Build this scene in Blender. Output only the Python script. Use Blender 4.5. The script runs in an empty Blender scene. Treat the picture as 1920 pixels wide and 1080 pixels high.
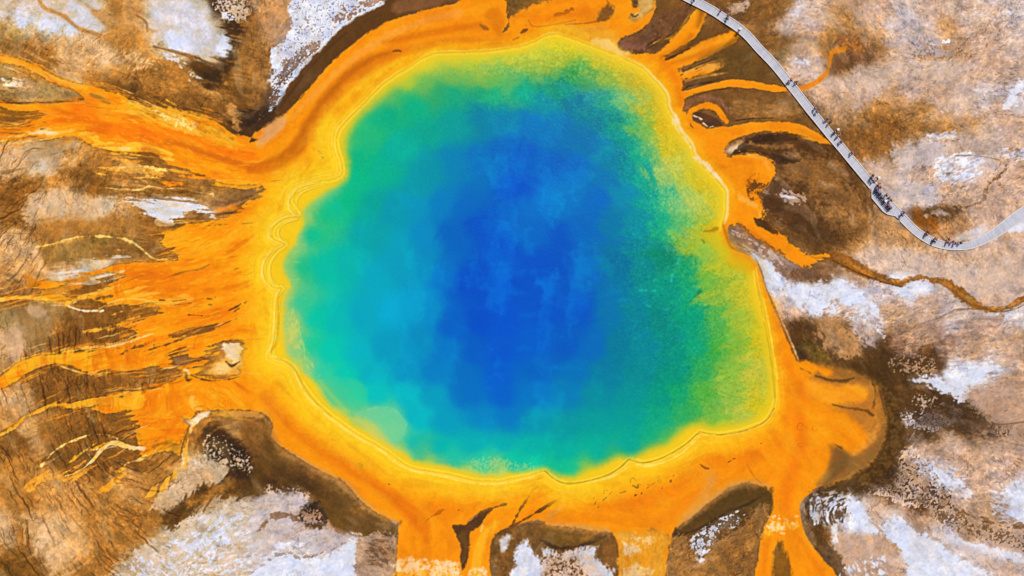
import bpy, bmesh, math, random
import numpy as np
from mathutils import Vector, Matrix

# ------------------------------------------------------------------ camera, sky, sun, exposure
S = 0.100            # metres per map unit (one unit = one pixel of a 1920 x 1080 map)
H = 222.0            # camera height above the spring
sc = bpy.context.scene
cam_d = bpy.data.cameras.new("camera")
cam = bpy.data.objects.new("camera", cam_d)
sc.collection.objects.link(cam)
cam.location = (0, 0, H)
cam_d.sensor_fit = 'HORIZONTAL'
cam_d.angle = 2 * math.atan(960 * S / H)
cam_d.clip_start = 1.0
cam_d.clip_end = 12000
sc.camera = cam

SUN_EL = math.radians(66)
SUN_DIR = Vector((0.50, 0.86, 0)).normalized()       # where the sun stands, on the map
world = bpy.data.worlds.new("World"); sc.world = world
world.use_nodes = True
wn = world.node_tree.nodes; wl = world.node_tree.links
sky = wn.new("ShaderNodeTexSky"); sky.sky_type = 'NISHITA'; sky.sun_disc = False
sky.sun_elevation = SUN_EL
sky.sun_rotation = math.atan2(SUN_DIR.x, SUN_DIR.y)
wl.new(sky.outputs[0], wn["Background"].inputs[0])
wn["Background"].inputs[1].default_value = 0.09
sun_d = bpy.data.lights.new("sun", 'SUN'); sun_d.energy = 3.5; sun_d.angle = math.radians(0.5)
sun_d.color = (1.0, 0.94, 0.86)
sun = bpy.data.objects.new("sun", sun_d); sc.collection.objects.link(sun)
sd = Vector((SUN_DIR.x * math.cos(SUN_EL), SUN_DIR.y * math.cos(SUN_EL), math.sin(SUN_EL)))
sun.rotation_euler = sd.to_track_quat('Z', 'Y').to_euler()
sun.location = (60, 100, 120)
sc.view_settings.view_transform = 'Standard'
sc.view_settings.look = 'None'
sc.view_settings.exposure = 0.0
sc.view_settings.gamma = 1.0
sc.view_settings.use_curve_mapping = False

K = (1.20, 1.20, 1.22)      # brightness of a sunlit white surface here; albedo = seen colour / K
# ------------------------------------------------------------------ the map: numpy painter
f32 = np.float32
PITCH = 1.25
core_x = np.arange(-50, 1970.01, PITCH); core_y = np.arange(-50, 1130.01, PITCH)
def grow(n=62, a=PITCH, g=1.14):
    r = []; s = 0.0; d = a
    for i in range(n):
        d *= g; s += d; r.append(s)
    return np.array(r)
gx = grow()
XS = np.concatenate([core_x[0] - gx[::-1], core_x, core_x[-1] + gx]).astype(f32)
YS = np.concatenate([core_y[0] - gx[::-1], core_y, core_y[-1] + gx]).astype(f32)
NX, NY = len(XS), len(YS)
X, Y = np.meshgrid(XS, YS)

def vnoise(x, y, seed):
    rng = np.random.RandomState(seed); T = rng.rand(256, 256).astype(f32)
    xi = np.floor(x); yi = np.floor(y); fx = x - xi; fy = y - yi
    fx = fx * fx * (3 - 2 * fx); fy = fy * fy * (3 - 2 * fy)
    xi = xi.astype(np.int32) & 255; yi = yi.astype(np.int32) & 255
    x1 = (xi + 1) & 255; y1 = (yi + 1) & 255
    a = T[yi, xi]; b = T[yi, x1]; c = T[y1, xi]; d = T[y1, x1]
    a = a + (b - a) * fx; c = c + (d - c) * fx
    return (a + (c - a) * fy) * 2 - 1
def fbm(x, y, s, o, seed, gain=0.5):
    r = 0; a = 1.0; t = 0
    x = x / s; y = y / s
    for i in range(o):
        ca, sa = math.cos(i * 0.9 + seed), math.sin(i * 0.9 + seed)
        r = r + a * vnoise(x * ca - y * sa + 17.3 * i, x * sa + y * ca + 9.1 * i, seed + i)
        t += a; a *= gain; x = x * 2.03; y = y * 2.03
    return (r / t * 1.7).astype(f32)
def sstep(a, b, x):
    t = np.clip((x - a) / (b - a), 0, 1); return t * t * (3 - 2 * t)

N1 = fbm(X, Y, 60, 3, 11); N1b = fbm(X, Y, 60, 3, 23)
N2 = fbm(X, Y, 16, 3, 31); N2b = fbm(X, Y, 16, 3, 47)
N3 = fbm(X, Y, 5, 2, 59);  N3b = fbm(X, Y, 5, 2, 67)

# ---- direction of the grain of the ground (degrees on the map, y down)
AN = """60,90,-55 230,120,-50 150,320,-62 20,290,-60 10,370,-35 30,400,-38 50,420,-50 110,380,-75 160,400,-80 20,480,-58 50,500,-62 30,540,-50 150,460,70 60,470,-58 20,600,80 110,600,85 110,640,88
20,760,70 60,760,75 30,820,62 60,840,66 120,780,80 160,830,72 40,880,56 80,900,58 110,950,60 150,950,54 190,960,50 120,1000,64 160,1020,58 60,1060,48 20,1050,50 110,1060,55 200,1040,45 250,1000,48 240,940,42 10,940,70 30,980,80 220,960,38 300,880,-30 250,900,15 230,800,-15 120,700,85 200,700,85
230,720,88 150,600,85 200,590,80 300,620,-15 350,600,-12 400,500,-18 300,520,-8 420,420,-30 300,340,10 380,350,5 200,220,12 300,240,22 400,270,22 80,140,35 60,200,3 60,250,3
300,60,30 400,60,40 350,170,30 460,100,85 600,60,-45 560,160,-55 650,130,-45 740,60,-25 860,50,-8 560,240,-50
380,1000,-25 440,900,50 480,980,-25 560,1040,-30 650,1000,35 520,850,40 600,800,38 680,880,35 800,900,10 800,1030,88 900,1030,-75
1000,930,-20 1100,930,0 1200,1020,80 1200,960,0 1300,980,-35 1380,930,-30 1350,1040,-35 1030,1050,-60 1480,1000,85
1500,850,60 1560,740,15 1600,820,45 1560,900,-30 1500,600,65 1430,520,70 1350,600,-28 1300,700,-15 1380,520,-30 1250,600,-20 1280,340,60 1150,180,35 1000,130,15 800,160,-35 700,230,-50 600,400,80 560,600,80 620,730,60
1250,50,-50 1330,90,-40 1370,200,5 1450,170,2 1380,140,-15 1400,300,0 1450,310,30 1480,380,25 1440,450,40 1540,330,30
1500,20,-20 1560,90,60 1620,60,60 1700,60,50 1760,40,40 1700,140,-8 1800,120,-40 1850,60,-30 1600,220,60 1650,250,60 1740,235,-3 1850,250,-5 1830,170,-5
1700,310,-40 1780,300,-25 1860,330,-25 1600,380,65 1560,420,75 1640,440,70 1700,460,65 1760,490,85 1850,480,88 1700,400,10 1800,430,60 1860,400,50
1560,480,20 1700,520,5 1850,570,10 1560,570,-25 1700,600,-22 1800,600,-15 1900,600,-10 1800,660,-12 1880,680,10 1600,650,50 1550,620,60 1640,700,50
1740,740,20 1800,770,15 1880,790,5 1700,820,-50 1800,840,15 1860,880,35 1740,900,50 1700,960,40 1650,1000,50 1580,1000,80 1750,1040,40 1850,1000,28 1900,940,30"""
def lic_field():
    st = 1.25
    xs = np.arange(-50, 1970, st).astype(f32); ys = np.arange(-50, 1130, st).astype(f32)
    cx, cy = np.meshgrid(xs[::8], ys[::8])
    c2 = np.zeros_like(cx); s2 = np.zeros_like(cx)
    for t in AN.split():
        ax, ay, aa = map(float, t.split(','))
        w = 1 / ((cx - ax) ** 2 + (cy - ay) ** 2 + 300) ** 1.6
        c2 += w * math.cos(2 * math.radians(aa)); s2 += w * math.sin(2 * math.radians(aa))
    c2 = np.kron(c2, np.ones((8, 8), f32))[:len(ys), :len(xs)]; s2 = np.kron(s2, np.ones((8, 8), f32))[:len(ys), :len(xs)]
    xx, yy = np.meshgrid(xs, ys)
    an = 0.5 * np.arctan2(s2, c2) + 0.22 * fbm(xx, yy, 45, 2, 5)
    return xx, yy, np.cos(an).astype(f32), np.sin(an).astype(f32), st
LXX, LYY, LU, LV, LST = lic_field()
AN2 = "200,150,20 350,230,22 60,115,22 100,250,-2 300,330,8 450,350,5 100,460,-8 250,450,5 330,480,-8 100,560,0 250,560,-10 400,540,-10 100,670,-12 250,640,-14 400,600,-18 60,790,-26 200,750,-6 240,830,-25 330,850,-75 150,880,-38 60,690,-25 450,450,-14 450,700,5"
def blur(a, s):
    fy = np.fft.fftfreq(a.shape[0])[:, None]; fx = np.fft.rfftfreq(a.shape[1])[None]
    return np.fft.irfft2(np.fft.rfft2(a) * np.exp(-2 * (np.pi * s) ** 2 * (fx * fx + fy * fy)), a.shape).astype(f32)
def strokes(acc, mask, n, length, width, amp, seed, wob=.25, off=0.0, thresh=.0):
    # thin curved strokes that follow the grain, splatted into acc (same lattice as the grain field)
    rg = np.random.RandomState(seed); h, w = acc.shape
    px = rg.rand(n) * (w - 1); py = rg.rand(n) * (h - 1)
    keep = mask[py.astype(int), px.astype(int)] > rg.rand(n) * (1 - thresh) + thresh
    px = px[keep]; py = py[keep]; n = len(px)
    L = length * (.5 + rg.rand(n)); wd = width * (.7 + .6 * rg.rand(n)); am = amp * (.5 + .8 * rg.rand(n)); ph = rg.rand(n) * 6.28; sg = np.where(rg.rand(n) < .5, 1, -1)
    ca, sa = math.cos(math.radians(off)), math.sin(math.radians(off))
    pu = LU[py.astype(int), px.astype(int)] * sg; pv = LV[py.astype(int), px.astype(int)] * sg
    st = .6; t = np.zeros(n); tot = int(L.max() / (st * LST)) + 1
    for k in range(tot):
        s = k * st * LST / L; a = np.where(s < 1, am * np.sin(np.pi * np.clip(s, 0, 1)) ** .5, 0)
        ix = px.astype(int); iy = py.astype(int)
        r = int(math.ceil(width * 1.3 / LST + .5)) + 1
        for dy in range(-r, r + 1):
            for dx in range(-r, r + 1):
                d2 = ((ix + dx - px) ** 2 + (iy + dy - py) ** 2) * LST ** 2
                v = a * np.exp(-d2 / (wd * .55) ** 2)
                jy = np.clip(iy + dy, 0, h - 1); jx = np.clip(ix + dx, 0, w - 1)
                if amp > 0: np.maximum.at(acc, (jy, jx), v)
                else: np.minimum.at(acc, (jy, jx), v)
        u = LU[np.clip(iy, 0, h - 1), np.clip(ix, 0, w - 1)]; v = LV[np.clip(iy, 0, h - 1), np.clip(ix, 0, w - 1)]
        u, v = u * ca - v * sa, u * sa + v * ca
        sgn = np.sign(u * pu + v * pv) if k else np.ones(n) ; sgn = np.where(sgn == 0, 1, sgn)
        wv = wob * np.sin(ph + k * .35 * st) + rg.randn(n) * .12
        du = u * sgn - v * sgn * wv; dv = v * sgn + u * sgn * wv
        q = np.hypot(du, dv); pu = du / q; pv = dv / q
        px = np.clip(px + pu * st, 0, w - 1.01); py = np.clip(py + pv * st, 0, h - 1.01)
def lic(noise, n, perp=False, stepl=1.0):
    h, w = noise.shape
    u, v = (LU, LV) if not perp else (-LV, LU)
    iy0, ix0 = np.mgrid[0:h, 0:w].astype(f32)
    acc = noise.copy(); k = 1.0
    for sg in (1, -1):
        px = ix0.copy(); py = iy0.copy(); pu = u * sg; pv = v * sg
        for i in range(n):
            px += pu * stepl; py += pv * stepl
            ii = np.clip(py + .5, 0, h - 1).astype(np.int32) * w + np.clip(px + .5, 0, w - 1).astype(np.int32)
            acc += noise.ravel()[ii]
            nu = u.ravel()[ii]; nv = v.ravel()[ii]
            s = np.sign(nu * pu + nv * pv); s[s == 0] = 1
            pu = nu * s; pv = nv * s
    acc -= acc.mean(); acc /= acc.std()
    return acc
def to_grid(a):
    ix = np.clip(np.round((XS + 50) / LST), -10**6, 10**6).astype(int); iy = np.clip(np.round((YS + 50) / LST), -10**6, 10**6).astype(int)
    def mir(i, n):
        i = np.mod(i, 2 * n); return np.where(i >= n, 2 * n - 1 - i, i)
    return a[mir(iy, a.shape[0])][:, mir(ix, a.shape[1])]
_rng = np.random.RandomState(3)
def wn_(seed, s):
    # smooth random field, grain size s (cells)
    r = np.random.RandomState(seed).randn(*LXX.shape)
    fy = np.fft.fftfreq(r.shape[0])[:, None]; fx = np.fft.rfftfreq(r.shape[1])[None]
    r = np.fft.irfft2(np.fft.rfft2(r) * np.exp(-2 * (np.pi * s) ** 2 * (fx * fx + fy * fy)), r.shape)
    return ((r - r.mean()) / r.std()).astype(f32)
L_FINE = to_grid(lic(wn_(1, .65), 2))            # short fine grain along the grain direction
L_LONG = to_grid(lic(wn_(2, 1.4), 11))          # long streaks
L_MED = to_grid(lic(wn_(4, 1.0), 3))            # ripples
L_VEIN = to_grid(lic(wn_(6, 3.2), 12))          # network of runnels
L_BIG = to_grid(lic(wn_(8, 2.6), 5))
L_ST = to_grid(lic(wn_(12, 5.5), 14, stepl=1.6)); L_ST2 = to_grid(lic(wn_(13, 2.6), 16, stepl=1.3))
def vec2():
    cx, cy = LXX[::8, ::8], LYY[::8, ::8]; c2 = 0; s2 = 0
    for t in AN2.split():
        ax, ay, aa = map(float, t.split(',')); w = 1 / ((cx - ax) ** 2 + (cy - ay) ** 2 + 300) ** 1.6
        c2 = c2 + w * math.cos(2 * math.radians(aa)); s2 = s2 + w * math.sin(2 * math.radians(aa))
    up = lambda a: np.kron(a, np.ones((8, 8), f32))[:LXX.shape[0], :LXX.shape[1]]
    an = .5 * np.arctan2(up(s2), up(c2)) + .2 * fbm(LXX, LYY, 60, 2, 15)
    return np.cos(an).astype(f32), np.sin(an).astype(f32)
LU0, LV0 = LU, LV
LU2, LV2 = vec2()
LU, LV = LU2, LV2
L_FL = to_grid(lic(wn_(14, 1.5), 22, stepl=1.4))      # flow of the western runoff
LU, LV = LU0, LV0
WSTX = sstep(500, 460, X)
L_WHITE = to_grid(wn_(9, .8)); L_CR = to_grid(wn_(10, 1.35))

# ---- palette (as seen in sunlight, sRGB 0-255)
PAL = dict(w=(222,224,238), l=(204,188,186), k=(206,168,142), t=(190,150,116), o=(172,118,58), b=(134,88,38), d=(88,58,26), x=(54,37,28),
    g=(160,132,92), O=(250,146,6), D=(240,122,2), Y=(246,200,28), y=(250,178,18), c=(248,206,120), e=(250,226,190), B=(112,72,36), A=(232,160,60),
    m=(150,110,86), P=(200,146,92), R=(160,84,14), G=(120,92,30), n=(212,182,162))
def srgb(c):
    return np.array(PAL[c] if isinstance(c, str) else c, f32)
col = np.zeros((NY, NX, 3), f32)      # working colour, sRGB 0-255
tex = np.ones((NY, NX), f32)          # strength of the ground's grain
matv = np.zeros((NY, NX), f32)     # where bacterial mats grow
MATMODE = False

def scatter(pts, x, y, eps=14.0, p=2.2):
    # Shepard interpolation on a coarse lattice, then bilinear
    sx = np.arange(-60, 1985, 8.0); sy = np.arange(-60, 1145, 8.0)
    cx, cy = np.meshgrid(sx, sy); num = np.zeros(cx.shape + (3,)); den = np.zeros(cx.shape)
    for (ax, ay, c) in pts:
        w = 1 / ((cx - ax) ** 2 + (cy - ay) ** 2 + eps * eps) ** p
        num += w[..., None] * srgb(c); den += w
    g = (num / den[..., None]).astype(f32)
    fx = np.clip((x + 60) / 8.0, 0, len(sx) - 1.001); fy = np.clip((y + 60) / 8.0, 0, len(sy) - 1.001)
    ix = fx.astype(int); iy = fy.astype(int); fx = (fx - ix)[..., None]; fy = (fy - iy)[..., None]
    a = g[iy, ix]; b = g[iy, ix + 1]; c = g[iy + 1, ix]; d = g[iy + 1, ix + 1]
    return (a + (b - a) * fx) * (1 - fy) + (c + (d - c) * fx) * fy

def box(xs, ys, m):
    i0 = np.searchsorted(XS, min(xs) - m); i1 = np.searchsorted(XS, max(xs) + m)
    j0 = np.searchsorted(YS, min(ys) - m); j1 = np.searchsorted(YS, max(ys) + m)
    return slice(j0, j1), slice(i0, i1)
def parse(s):
    return [tuple(float(v) for v in t.split(',')) for t in s.split()]
def smooth_closed(P, n=4):
    P = np.array(P); N = len(P); out = []
    for i in range(N):
        p0, p1, p2, p3 = P[i - 1], P[i], P[(i + 1) % N], P[(i + 2) % N]
        for k in range(n):
            t = k / n
            out.append(0.5 * ((2 * p1) + (-p0 + p2) * t + (2 * p0 - 5 * p1 + 4 * p2 - p3) * t * t + (-p0 + 3 * p1 - 3 * p2 + p3) * t ** 3))
    return np.array(out)
def smooth_open(P, n=5):
    P = np.array(P, float); P = np.vstack([2 * P[0] - P[1], P, 2 * P[-1] - P[-2]]); out = []
    for i in range(1, len(P) - 2):
        p0, p1, p2, p3 = P[i - 1:i + 3]
        for k in range(n):
            t = k / n
            out.append(0.5 * ((2 * p1) + (-p0 + p2) * t + (2 * p0 - 5 * p1 + 4 * p2 - p3) * t * t + (-p0 + 3 * p1 - 3 * p2 + p3) * t ** 3))
    out.append(P[-2]); return np.array(out)
def sdf_poly(P, m, sm=2):
    P = smooth_closed(P, sm) if sm > 1 else np.array(P)
    sl = box(P[:, 0], P[:, 1], m); x = X[sl]; y = Y[sl]
    d = np.full(x.shape, 1e9, f32); ins = np.zeros(x.shape, bool)
    for i in range(len(P)):
        ax, ay = P[i - 1]; bx, by = P[i]
        dx, dy = bx - ax, by - ay; L = dx * dx + dy * dy
        if L < 1e-9: continue
        t = np.clip(((x - ax) * dx + (y - ay) * dy) / L, 0, 1)
        d = np.minimum(d, (x - ax - t * dx) ** 2 + (y - ay - t * dy) ** 2)
        if ay != by:
            ins ^= ((ay > y) != (by > y)) & (x < (bx - ax) * (y - ay) / (by - ay) + ax)
    d = np.sqrt(d); return sl, np.where(ins, d, -d).astype(f32)
def sdf_line(P, m, sm=4):
    P = smooth_open(P, sm)
    w = P[:, 2].max(); sl = box(P[:, 0], P[:, 1], m + w); x = X[sl]; y = Y[sl]
    D = np.full(x.shape, -1e9, f32)
    for i in range(len(P) - 1):
        ax, ay, aw = P[i]; bx, by, bw = P[i + 1]
        dx, dy = bx - ax, by - ay; L = dx * dx + dy * dy + 1e-9
        t = np.clip(((x - ax) * dx + (y - ay) * dy) / L, 0, 1)
        D = np.maximum(D, (aw + (bw - aw) * t) / 2 - np.sqrt((x - ax - t * dx) ** 2 + (y - ay - t * dy) ** 2))
    return sl, D
def rough(sl, a1, a2, a3, al):
    r = a1 * N1[sl] + a2 * N2[sl] + a3 * N3[sl]
    if al: r = r + al * ((1 - WSTX[sl]) * L_MED[sl] + WSTX[sl] * 2.3 * L_FL[sl])
    return r
def put(sl, al, c, tx):
    al = al[..., None]; cc = srgb(c)
    col[sl] = col[sl] * (1 - al) + cc * al
    if tx is not None:
        tex[sl] = tex[sl] * (1 - al[..., 0]) + tx * al[..., 0]
        matv[sl] = matv[sl] * (1 - al[..., 0]) + (1.0 if MATMODE and tx <= .3 else 0.0) * al[..., 0]
def poly(c, s, soft=3, op=1.0, r=(0, 3, 1, 0), tx=None, sm=2):
    sl, d = sdf_poly(parse(s), soft + 12 + sum(map(abs, r)), sm)
    put(sl, sstep(-soft, soft, d + rough(sl, *r)) * op, c, tx)
def line(c, s, soft=1.5, op=1.0, r=(0, 1, .6, 0), tx=None):
    sl, d = sdf_line(parse(s), soft + 10 + sum(map(abs, r)))
    put(sl, sstep(-soft, soft, d + rough(sl, *r)) * op, c, tx)
def speck(c, s, dens=0.0, op=1.0, soft=15, sharp=.35, src='m', tx=None, mats=None):
    # broken, speckled cover inside an area: dens > 0 more cover, < 0 less
    sl, d = sdf_poly(parse(s), soft + 5)
    n = {'m': 0.75 * L_MED[sl] + .5 * N3[sl], 'f': .45 * L_CR[sl] + .6 * L_WHITE[sl] + .2 * L_BIG[sl] + .3 * N3[sl] + .75 * N2[sl], 'l': L_LONG[sl] * .8 + .3 * N3[sl], 'n': 1.3 * N2[sl] + .9 * N3[sl], 'w': L_WHITE[sl] * .8 + .5 * N3[sl]}[src]
    a = sstep(-soft, soft, d) ; th = n + dens + (a - 1) * 3.0 + .35
    al = sstep(-sharp - .35, sharp + .35, th) * op * (a > 0)
    if mats: al = al * (1 - tex[sl]).clip(0, 1) ** 2
    put(sl, al, c, tx)
# ------------------------------------------------------------------ colours of the open ground
BASE = """0,0,l 60,10,l 120,5,l 150,30,w 190,20,l 0,40,l 60,45,w 100,60,w 130,58,w 180,50,l 210,15,o 230,50,P 250,30,k 300,20,l 340,20,l 380,20,l 330,80,w 300,50,k 360,60,l 400,60,l 425,90,w 400,110,l
0,70,g 40,60,g 80,78,t 60,100,P 120,85,t 170,75,k 220,80,o 260,60,P 200,110,k 150,110,t 130,130,k 100,110,o 30,90,o 60,130,o 250,120,o 280,130,o 220,140,o 180,150,o 320,130,o 350,160,o 300,170,o 400,180,o 440,150,o 400,140,x 420,110,x 380,130,d 430,60,x 440,30,k 410,10,x 470,60,o 480,100,b 500,60,t 470,150,b 450,200,b 470,230,x 520,20,P 500,120,b
10,150,g 50,180,k 100,175,g 40,225,o 20,215,b 230,185,d 330,200,b 390,205,b
5,300,k 30,310,k 50,275,P 80,305,l 60,330,o 20,345,b 100,280,b 140,300,P 150,330,b 200,300,o 230,320,o 280,300,b 60,345,b 120,340,o 180,345,b 300,340,o
20,380,b 20,410,o 50,400,b 80,390,k 120,380,k 170,380,k 200,390,l 240,390,t 100,420,o 150,425,o 200,420,o 260,410,o 300,420,b 20,450,k 50,480,k 20,500,P 90,470,o 130,470,g 110,515,k 180,460,G 170,490,l 210,480,l 220,470,b 60,520,o 30,560,b 20,600,g 50,620,t 30,650,k 70,600,g 90,620,o 80,660,b 130,600,b 180,600,b 130,640,b 200,620,b 40,700,b 100,710,b 150,710,b 250,700,b
20,740,k 60,750,t 10,780,P 100,740,b 150,740,b 60,800,t 30,830,b 100,800,o 150,790,b 75,830,t 20,880,o 60,900,o 100,900,P 50,940,o 10,1000,k 40,1000,o 60,980,t 90,1000,k 110,1030,k 150,1000,P 180,960,o 140,940,P 60,1060,b 20,1060,b 150,1060,o 200,1050,o 230,1000,o 200,930,o 230,900,P 280,960,o 200,880,b 300,880,o 330,850,o 250,860,b 150,870,b
1240,40,b 1230,70,B 1290,60,b 1300,110,b 1380,110,b 1400,140,b 1420,100,b 1370,200,b 1410,210,o 1340,80,d 1400,20,b 1400,50,o 1440,60,b 1330,185,b 1300,15,b
1450,20,b 1470,20,o 1500,20,l 1530,20,k 1480,50,l 1520,50,k 1560,30,P 1460,80,b 1500,80,t 1470,100,g 1510,115,k 1560,80,o 1600,90,o 1580,120,b 1620,60,t 1640,30,k 1680,30,l 1640,100,o 1680,90,k 1720,70,l 1740,20,k 1750,80,l 1770,60,P 1800,30,n 1850,20,n 1900,20,l 1790,100,t 1850,80,k 1900,80,n 1620,150,n 1700,140,n 1760,130,n 1820,130,k 1880,130,k 1550,170,k 1600,160,k 1560,190,t 1620,190,k 1680,190,P 1700,170,k 1750,180,k 1800,180,n 1850,180,l 1910,190,l 1640,220,o 1660,240,b 1620,260,b 1600,240,b 1680,280,b 1720,230,o 1780,235,P 1820,220,t 1880,220,k 1700,300,n 1740,280,l 1800,270,n 1860,260,n 1900,250,k 1740,330,k 1650,320,k 1780,310,l 1830,310,l 1870,340,k 1900,320,k 1680,340,l
1460,180,o 1500,200,b 1460,270,b 1500,290,b 1540,290,b 1560,320,b 1520,320,b 1600,330,o 1480,340,o 1590,360,o
1460,370,k 1500,380,b 1530,360,o 1560,390,P 1600,400,P 1640,420,P 1560,420,P 1530,445,b 1480,420,b 1580,450,o 1500,455,o 1600,440,o 1540,470,b 1650,440,P 1700,450,P 1640,480,n 1700,480,n 1760,490,n 1820,500,n 1880,480,k 1700,380,l 1740,370,l 1760,400,B 1720,400,b 1800,390,t 1850,370,k 1780,420,P 1860,410,k 1900,370,k 1900,450,k 1860,530,k 1800,530,n 1620,500,n 1600,520,t
1470,530,w 1500,550,w 1560,540,w 1600,560,w 1640,560,l 1700,540,w 1480,520,m 1530,520,m 1680,590,t 1740,570,k 1780,590,l 1850,590,k 1900,600,l 1700,620,t 1760,640,m 1820,640,t 1900,640,t 1680,660,m 1740,680,B 1650,650,B 1660,700,d 1620,620,l 1600,600,k 1480,590,k 1490,620,B 1540,600,P 1560,630,P 1580,660,o 1500,650,d 1540,680,b 1600,700,b 1820,700,w 1780,710,w 1860,680,l 1900,700,t 1700,705,d
1640,760,d 1660,800,d 1700,740,b 1730,760,d 1780,750,d 1850,760,t 1900,760,t 1700,790,l 1760,790,t 1820,810,d 1740,810,d 1880,820,t 1720,850,k 1780,840,k 1850,850,t 1680,830,d 1660,880,d 1620,900,d 1600,920,d 1700,880,t 1740,880,l 1780,900,l 1820,900,k 1880,880,k 1910,930,w 1860,960,t 1700,930,k 1720,960,B 1760,960,t 1660,930,b 1600,950,w 1610,970,w 1560,960,w 1640,960,k 1680,990,w 1700,1030,w 1740,1040,w 1800,1060,w 1780,1000,l 1850,1010,k 1900,1000,k 1820,990,t 1570,1010,k 1620,1040,t 1660,1020,t 1660,1070,t 1580,1060,t 1540,1000,b 1900,1060,l 1570,900,b 1590,880,o
490,800,o 490,830,b 500,880,b 540,870,b 480,900,d 560,900,d 600,920,b 640,980,b 560,940,l 500,950,l 540,970,t 580,960,x 600,990,k 640,1000,k 500,1000,k 560,1030,w 620,1040,w 500,1060,w 640,1010,l 690,1030,t 700,1060,t 720,1000,t 740,1030,o
330,1000,l 400,990,w 380,1040,l 440,960,l 470,990,l 300,1040,k 350,1060,l 440,1040,k 470,1060,l 250,1060,l 350,900,n 400,880,l 330,960,d 380,930,d 420,930,b 420,850,x 460,870,x 390,820,b 450,900,b 480,790,b 440,790,o 380,800,o
980,1030,w 990,1050,w 1040,1000,b 1080,1010,G 1030,1030,w 1080,1050,l 1120,1050,l 1060,1060,t 1150,1030,b 1140,1060,b 1280,1050,o 1300,1020,b 1330,1000,b 1350,960,G 1300,990,d 1400,960,d 1400,1020,o 1340,1060,o 1420,970,b 1380,1060,b 930,1040,b 950,1010,b 900,1000,O 620,60,w 560,160,w"""
bp = []
for t in BASE.split():
    a, b_, c = t.split(','); bp.append((float(a), float(b_), c))
col[:] = scatter(bp, X + 7 * N2 + 10 * N1 + 2 * N3, Y + 7 * N2b + 10 * N1b + 2 * N3b, eps=14, p=2.4)

# ---- top left: white sinter, brown hollows
poly('w', "290,0 380,0 400,25 425,50 434,85 430,105 410,112 385,108 350,95 320,88 290,85 275,60 268,40", 10, .55, (0, 5, 3, 0), .55)
poly('w', "310,62 345,60 360,75 330,90 305,85", 10, .8, (0, 5, 3, 0), .4)
poly('w', "412,70 428,72 434,95 425,108 414,100", 5, .9, (0, 3, 2, 0), .4)
poly('l', "0,0 180,0 205,55 190,62 140,45 60,35 0,28", 10, .6, (0, 5, 3, 0), .7)
poly('w', "0,20 60,22 120,45 155,62 130,64 80,50 0,35", 7, .5, (0, 5, 3, 0), .5)
poly('w', "130,0 180,0 190,35 205,58 185,64 150,40", 6, .5, (0, 5, 3, 0), .6)
line('o', "75,0,5 85,15,6 115,28,6 130,38,8 150,55,8 180,65,7 210,75,7 240,90,4", 2.5, .8, (0, 2, 1, 0))
line('o', "150,0,8 175,20,8 195,40,12 215,60,18 245,80,22 270,95,18", 6, .7, (0, 4, 2, 0))
poly('o', "200,0 265,0 270,30 285,60 282,90 250,100 215,70 195,35", 8, .5, (0, 6, 3, 2))
line('b', "258,30,4 275,42,5 278,60,2", 2, .7)
line('B', "290,88,3 320,96,4 350,104,6 375,110,4", 2, .8)
speck('w', "310,98 340,108 365,130 375,148 360,148 345,130 320,115 300,105", -.1, .8, 8)
poly('d', "390,0 420,30 425,55 433,80 436,100 425,118 400,115 370,112 368,130 385,150 395,170 415,160 440,135 460,100 470,60 468,0", 8, .85, (0, 6, 4, 3), .8)
poly('x', "425,50 445,45 468,40 462,65 445,85 436,98 432,75", 7, .8, (0, 5, 4, 2))
poly('x', "432,98 428,118 400,135 380,140 388,165 398,165 425,140 440,110", 7, .6, (0, 5, 4, 2))
speck('l', "395,0 470,0 465,40 440,45 425,40", -.1, .85, 8, .3, 'f')
speck('w', "408,30 430,20 445,40 425,48", -.2, .8, 6, .3, 'f')
poly('o', "448,70 480,40 500,100 490,200 460,215 440,190 430,160 445,120", 14, .75, (0, 8, 5, 4))
poly('d', "425,150 450,150 470,170 480,205 475,245 462,248 450,225 440,200 425,180", 12, .6, (0, 8, 5, 4))
poly('x', "455,215 500,205 515,215 490,240 470,250 458,245", 6, .85, (0, 5, 3, 3))
poly('P', "490,0 550,0 545,40 520,80 505,100 500,60", 8, .6, (0, 6, 4, 3))
# north-west white wedge and dark rim
poly('w', "550,-5 745,-5 700,18 650,38 620,60 590,92 560,130 540,160 528,185 512,210 500,212 505,190 510,170 505,150 515,130 508,95 520,85 540,65 548,40", 3, 1, (0, 4, 2.5, 1), .9)
speck((110,80,62), "560,85 600,75 590,100 560,130 535,160 520,165 512,150 530,120", .15, .9, 12, .3, 'f')
speck((150,105,75), "620,30 680,0 740,-10 690,20 640,45", .1, .85, 8, .3, 'f')
speck((110,75,50), "500,165 530,170 520,200 500,220 485,225", .1, .9, 8, .3, 'f')
speck((140,128,132), "540,0 690,-5 600,90 540,140 510,190", -1.15, .8, 8, .2, 'w')
poly((104,66,28), "735,-5 870,-10 850,10 790,26 740,40 700,62 650,98 600,148 572,182 548,208 525,228 512,222 525,190 545,160 580,115 610,85 640,55 680,28 720,10", 2.5, 1, (0, 2, 1, 0), .35)
poly((150,98,58), "760,-5 880,-10 850,6 800,18 760,28 735,22", 8, .7, (0, 4, 1, 0), .3)
line((80,50,24), "520,215,3 545,175,3 580,130,3 615,92,3 650,62,3", 3, .7)
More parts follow.
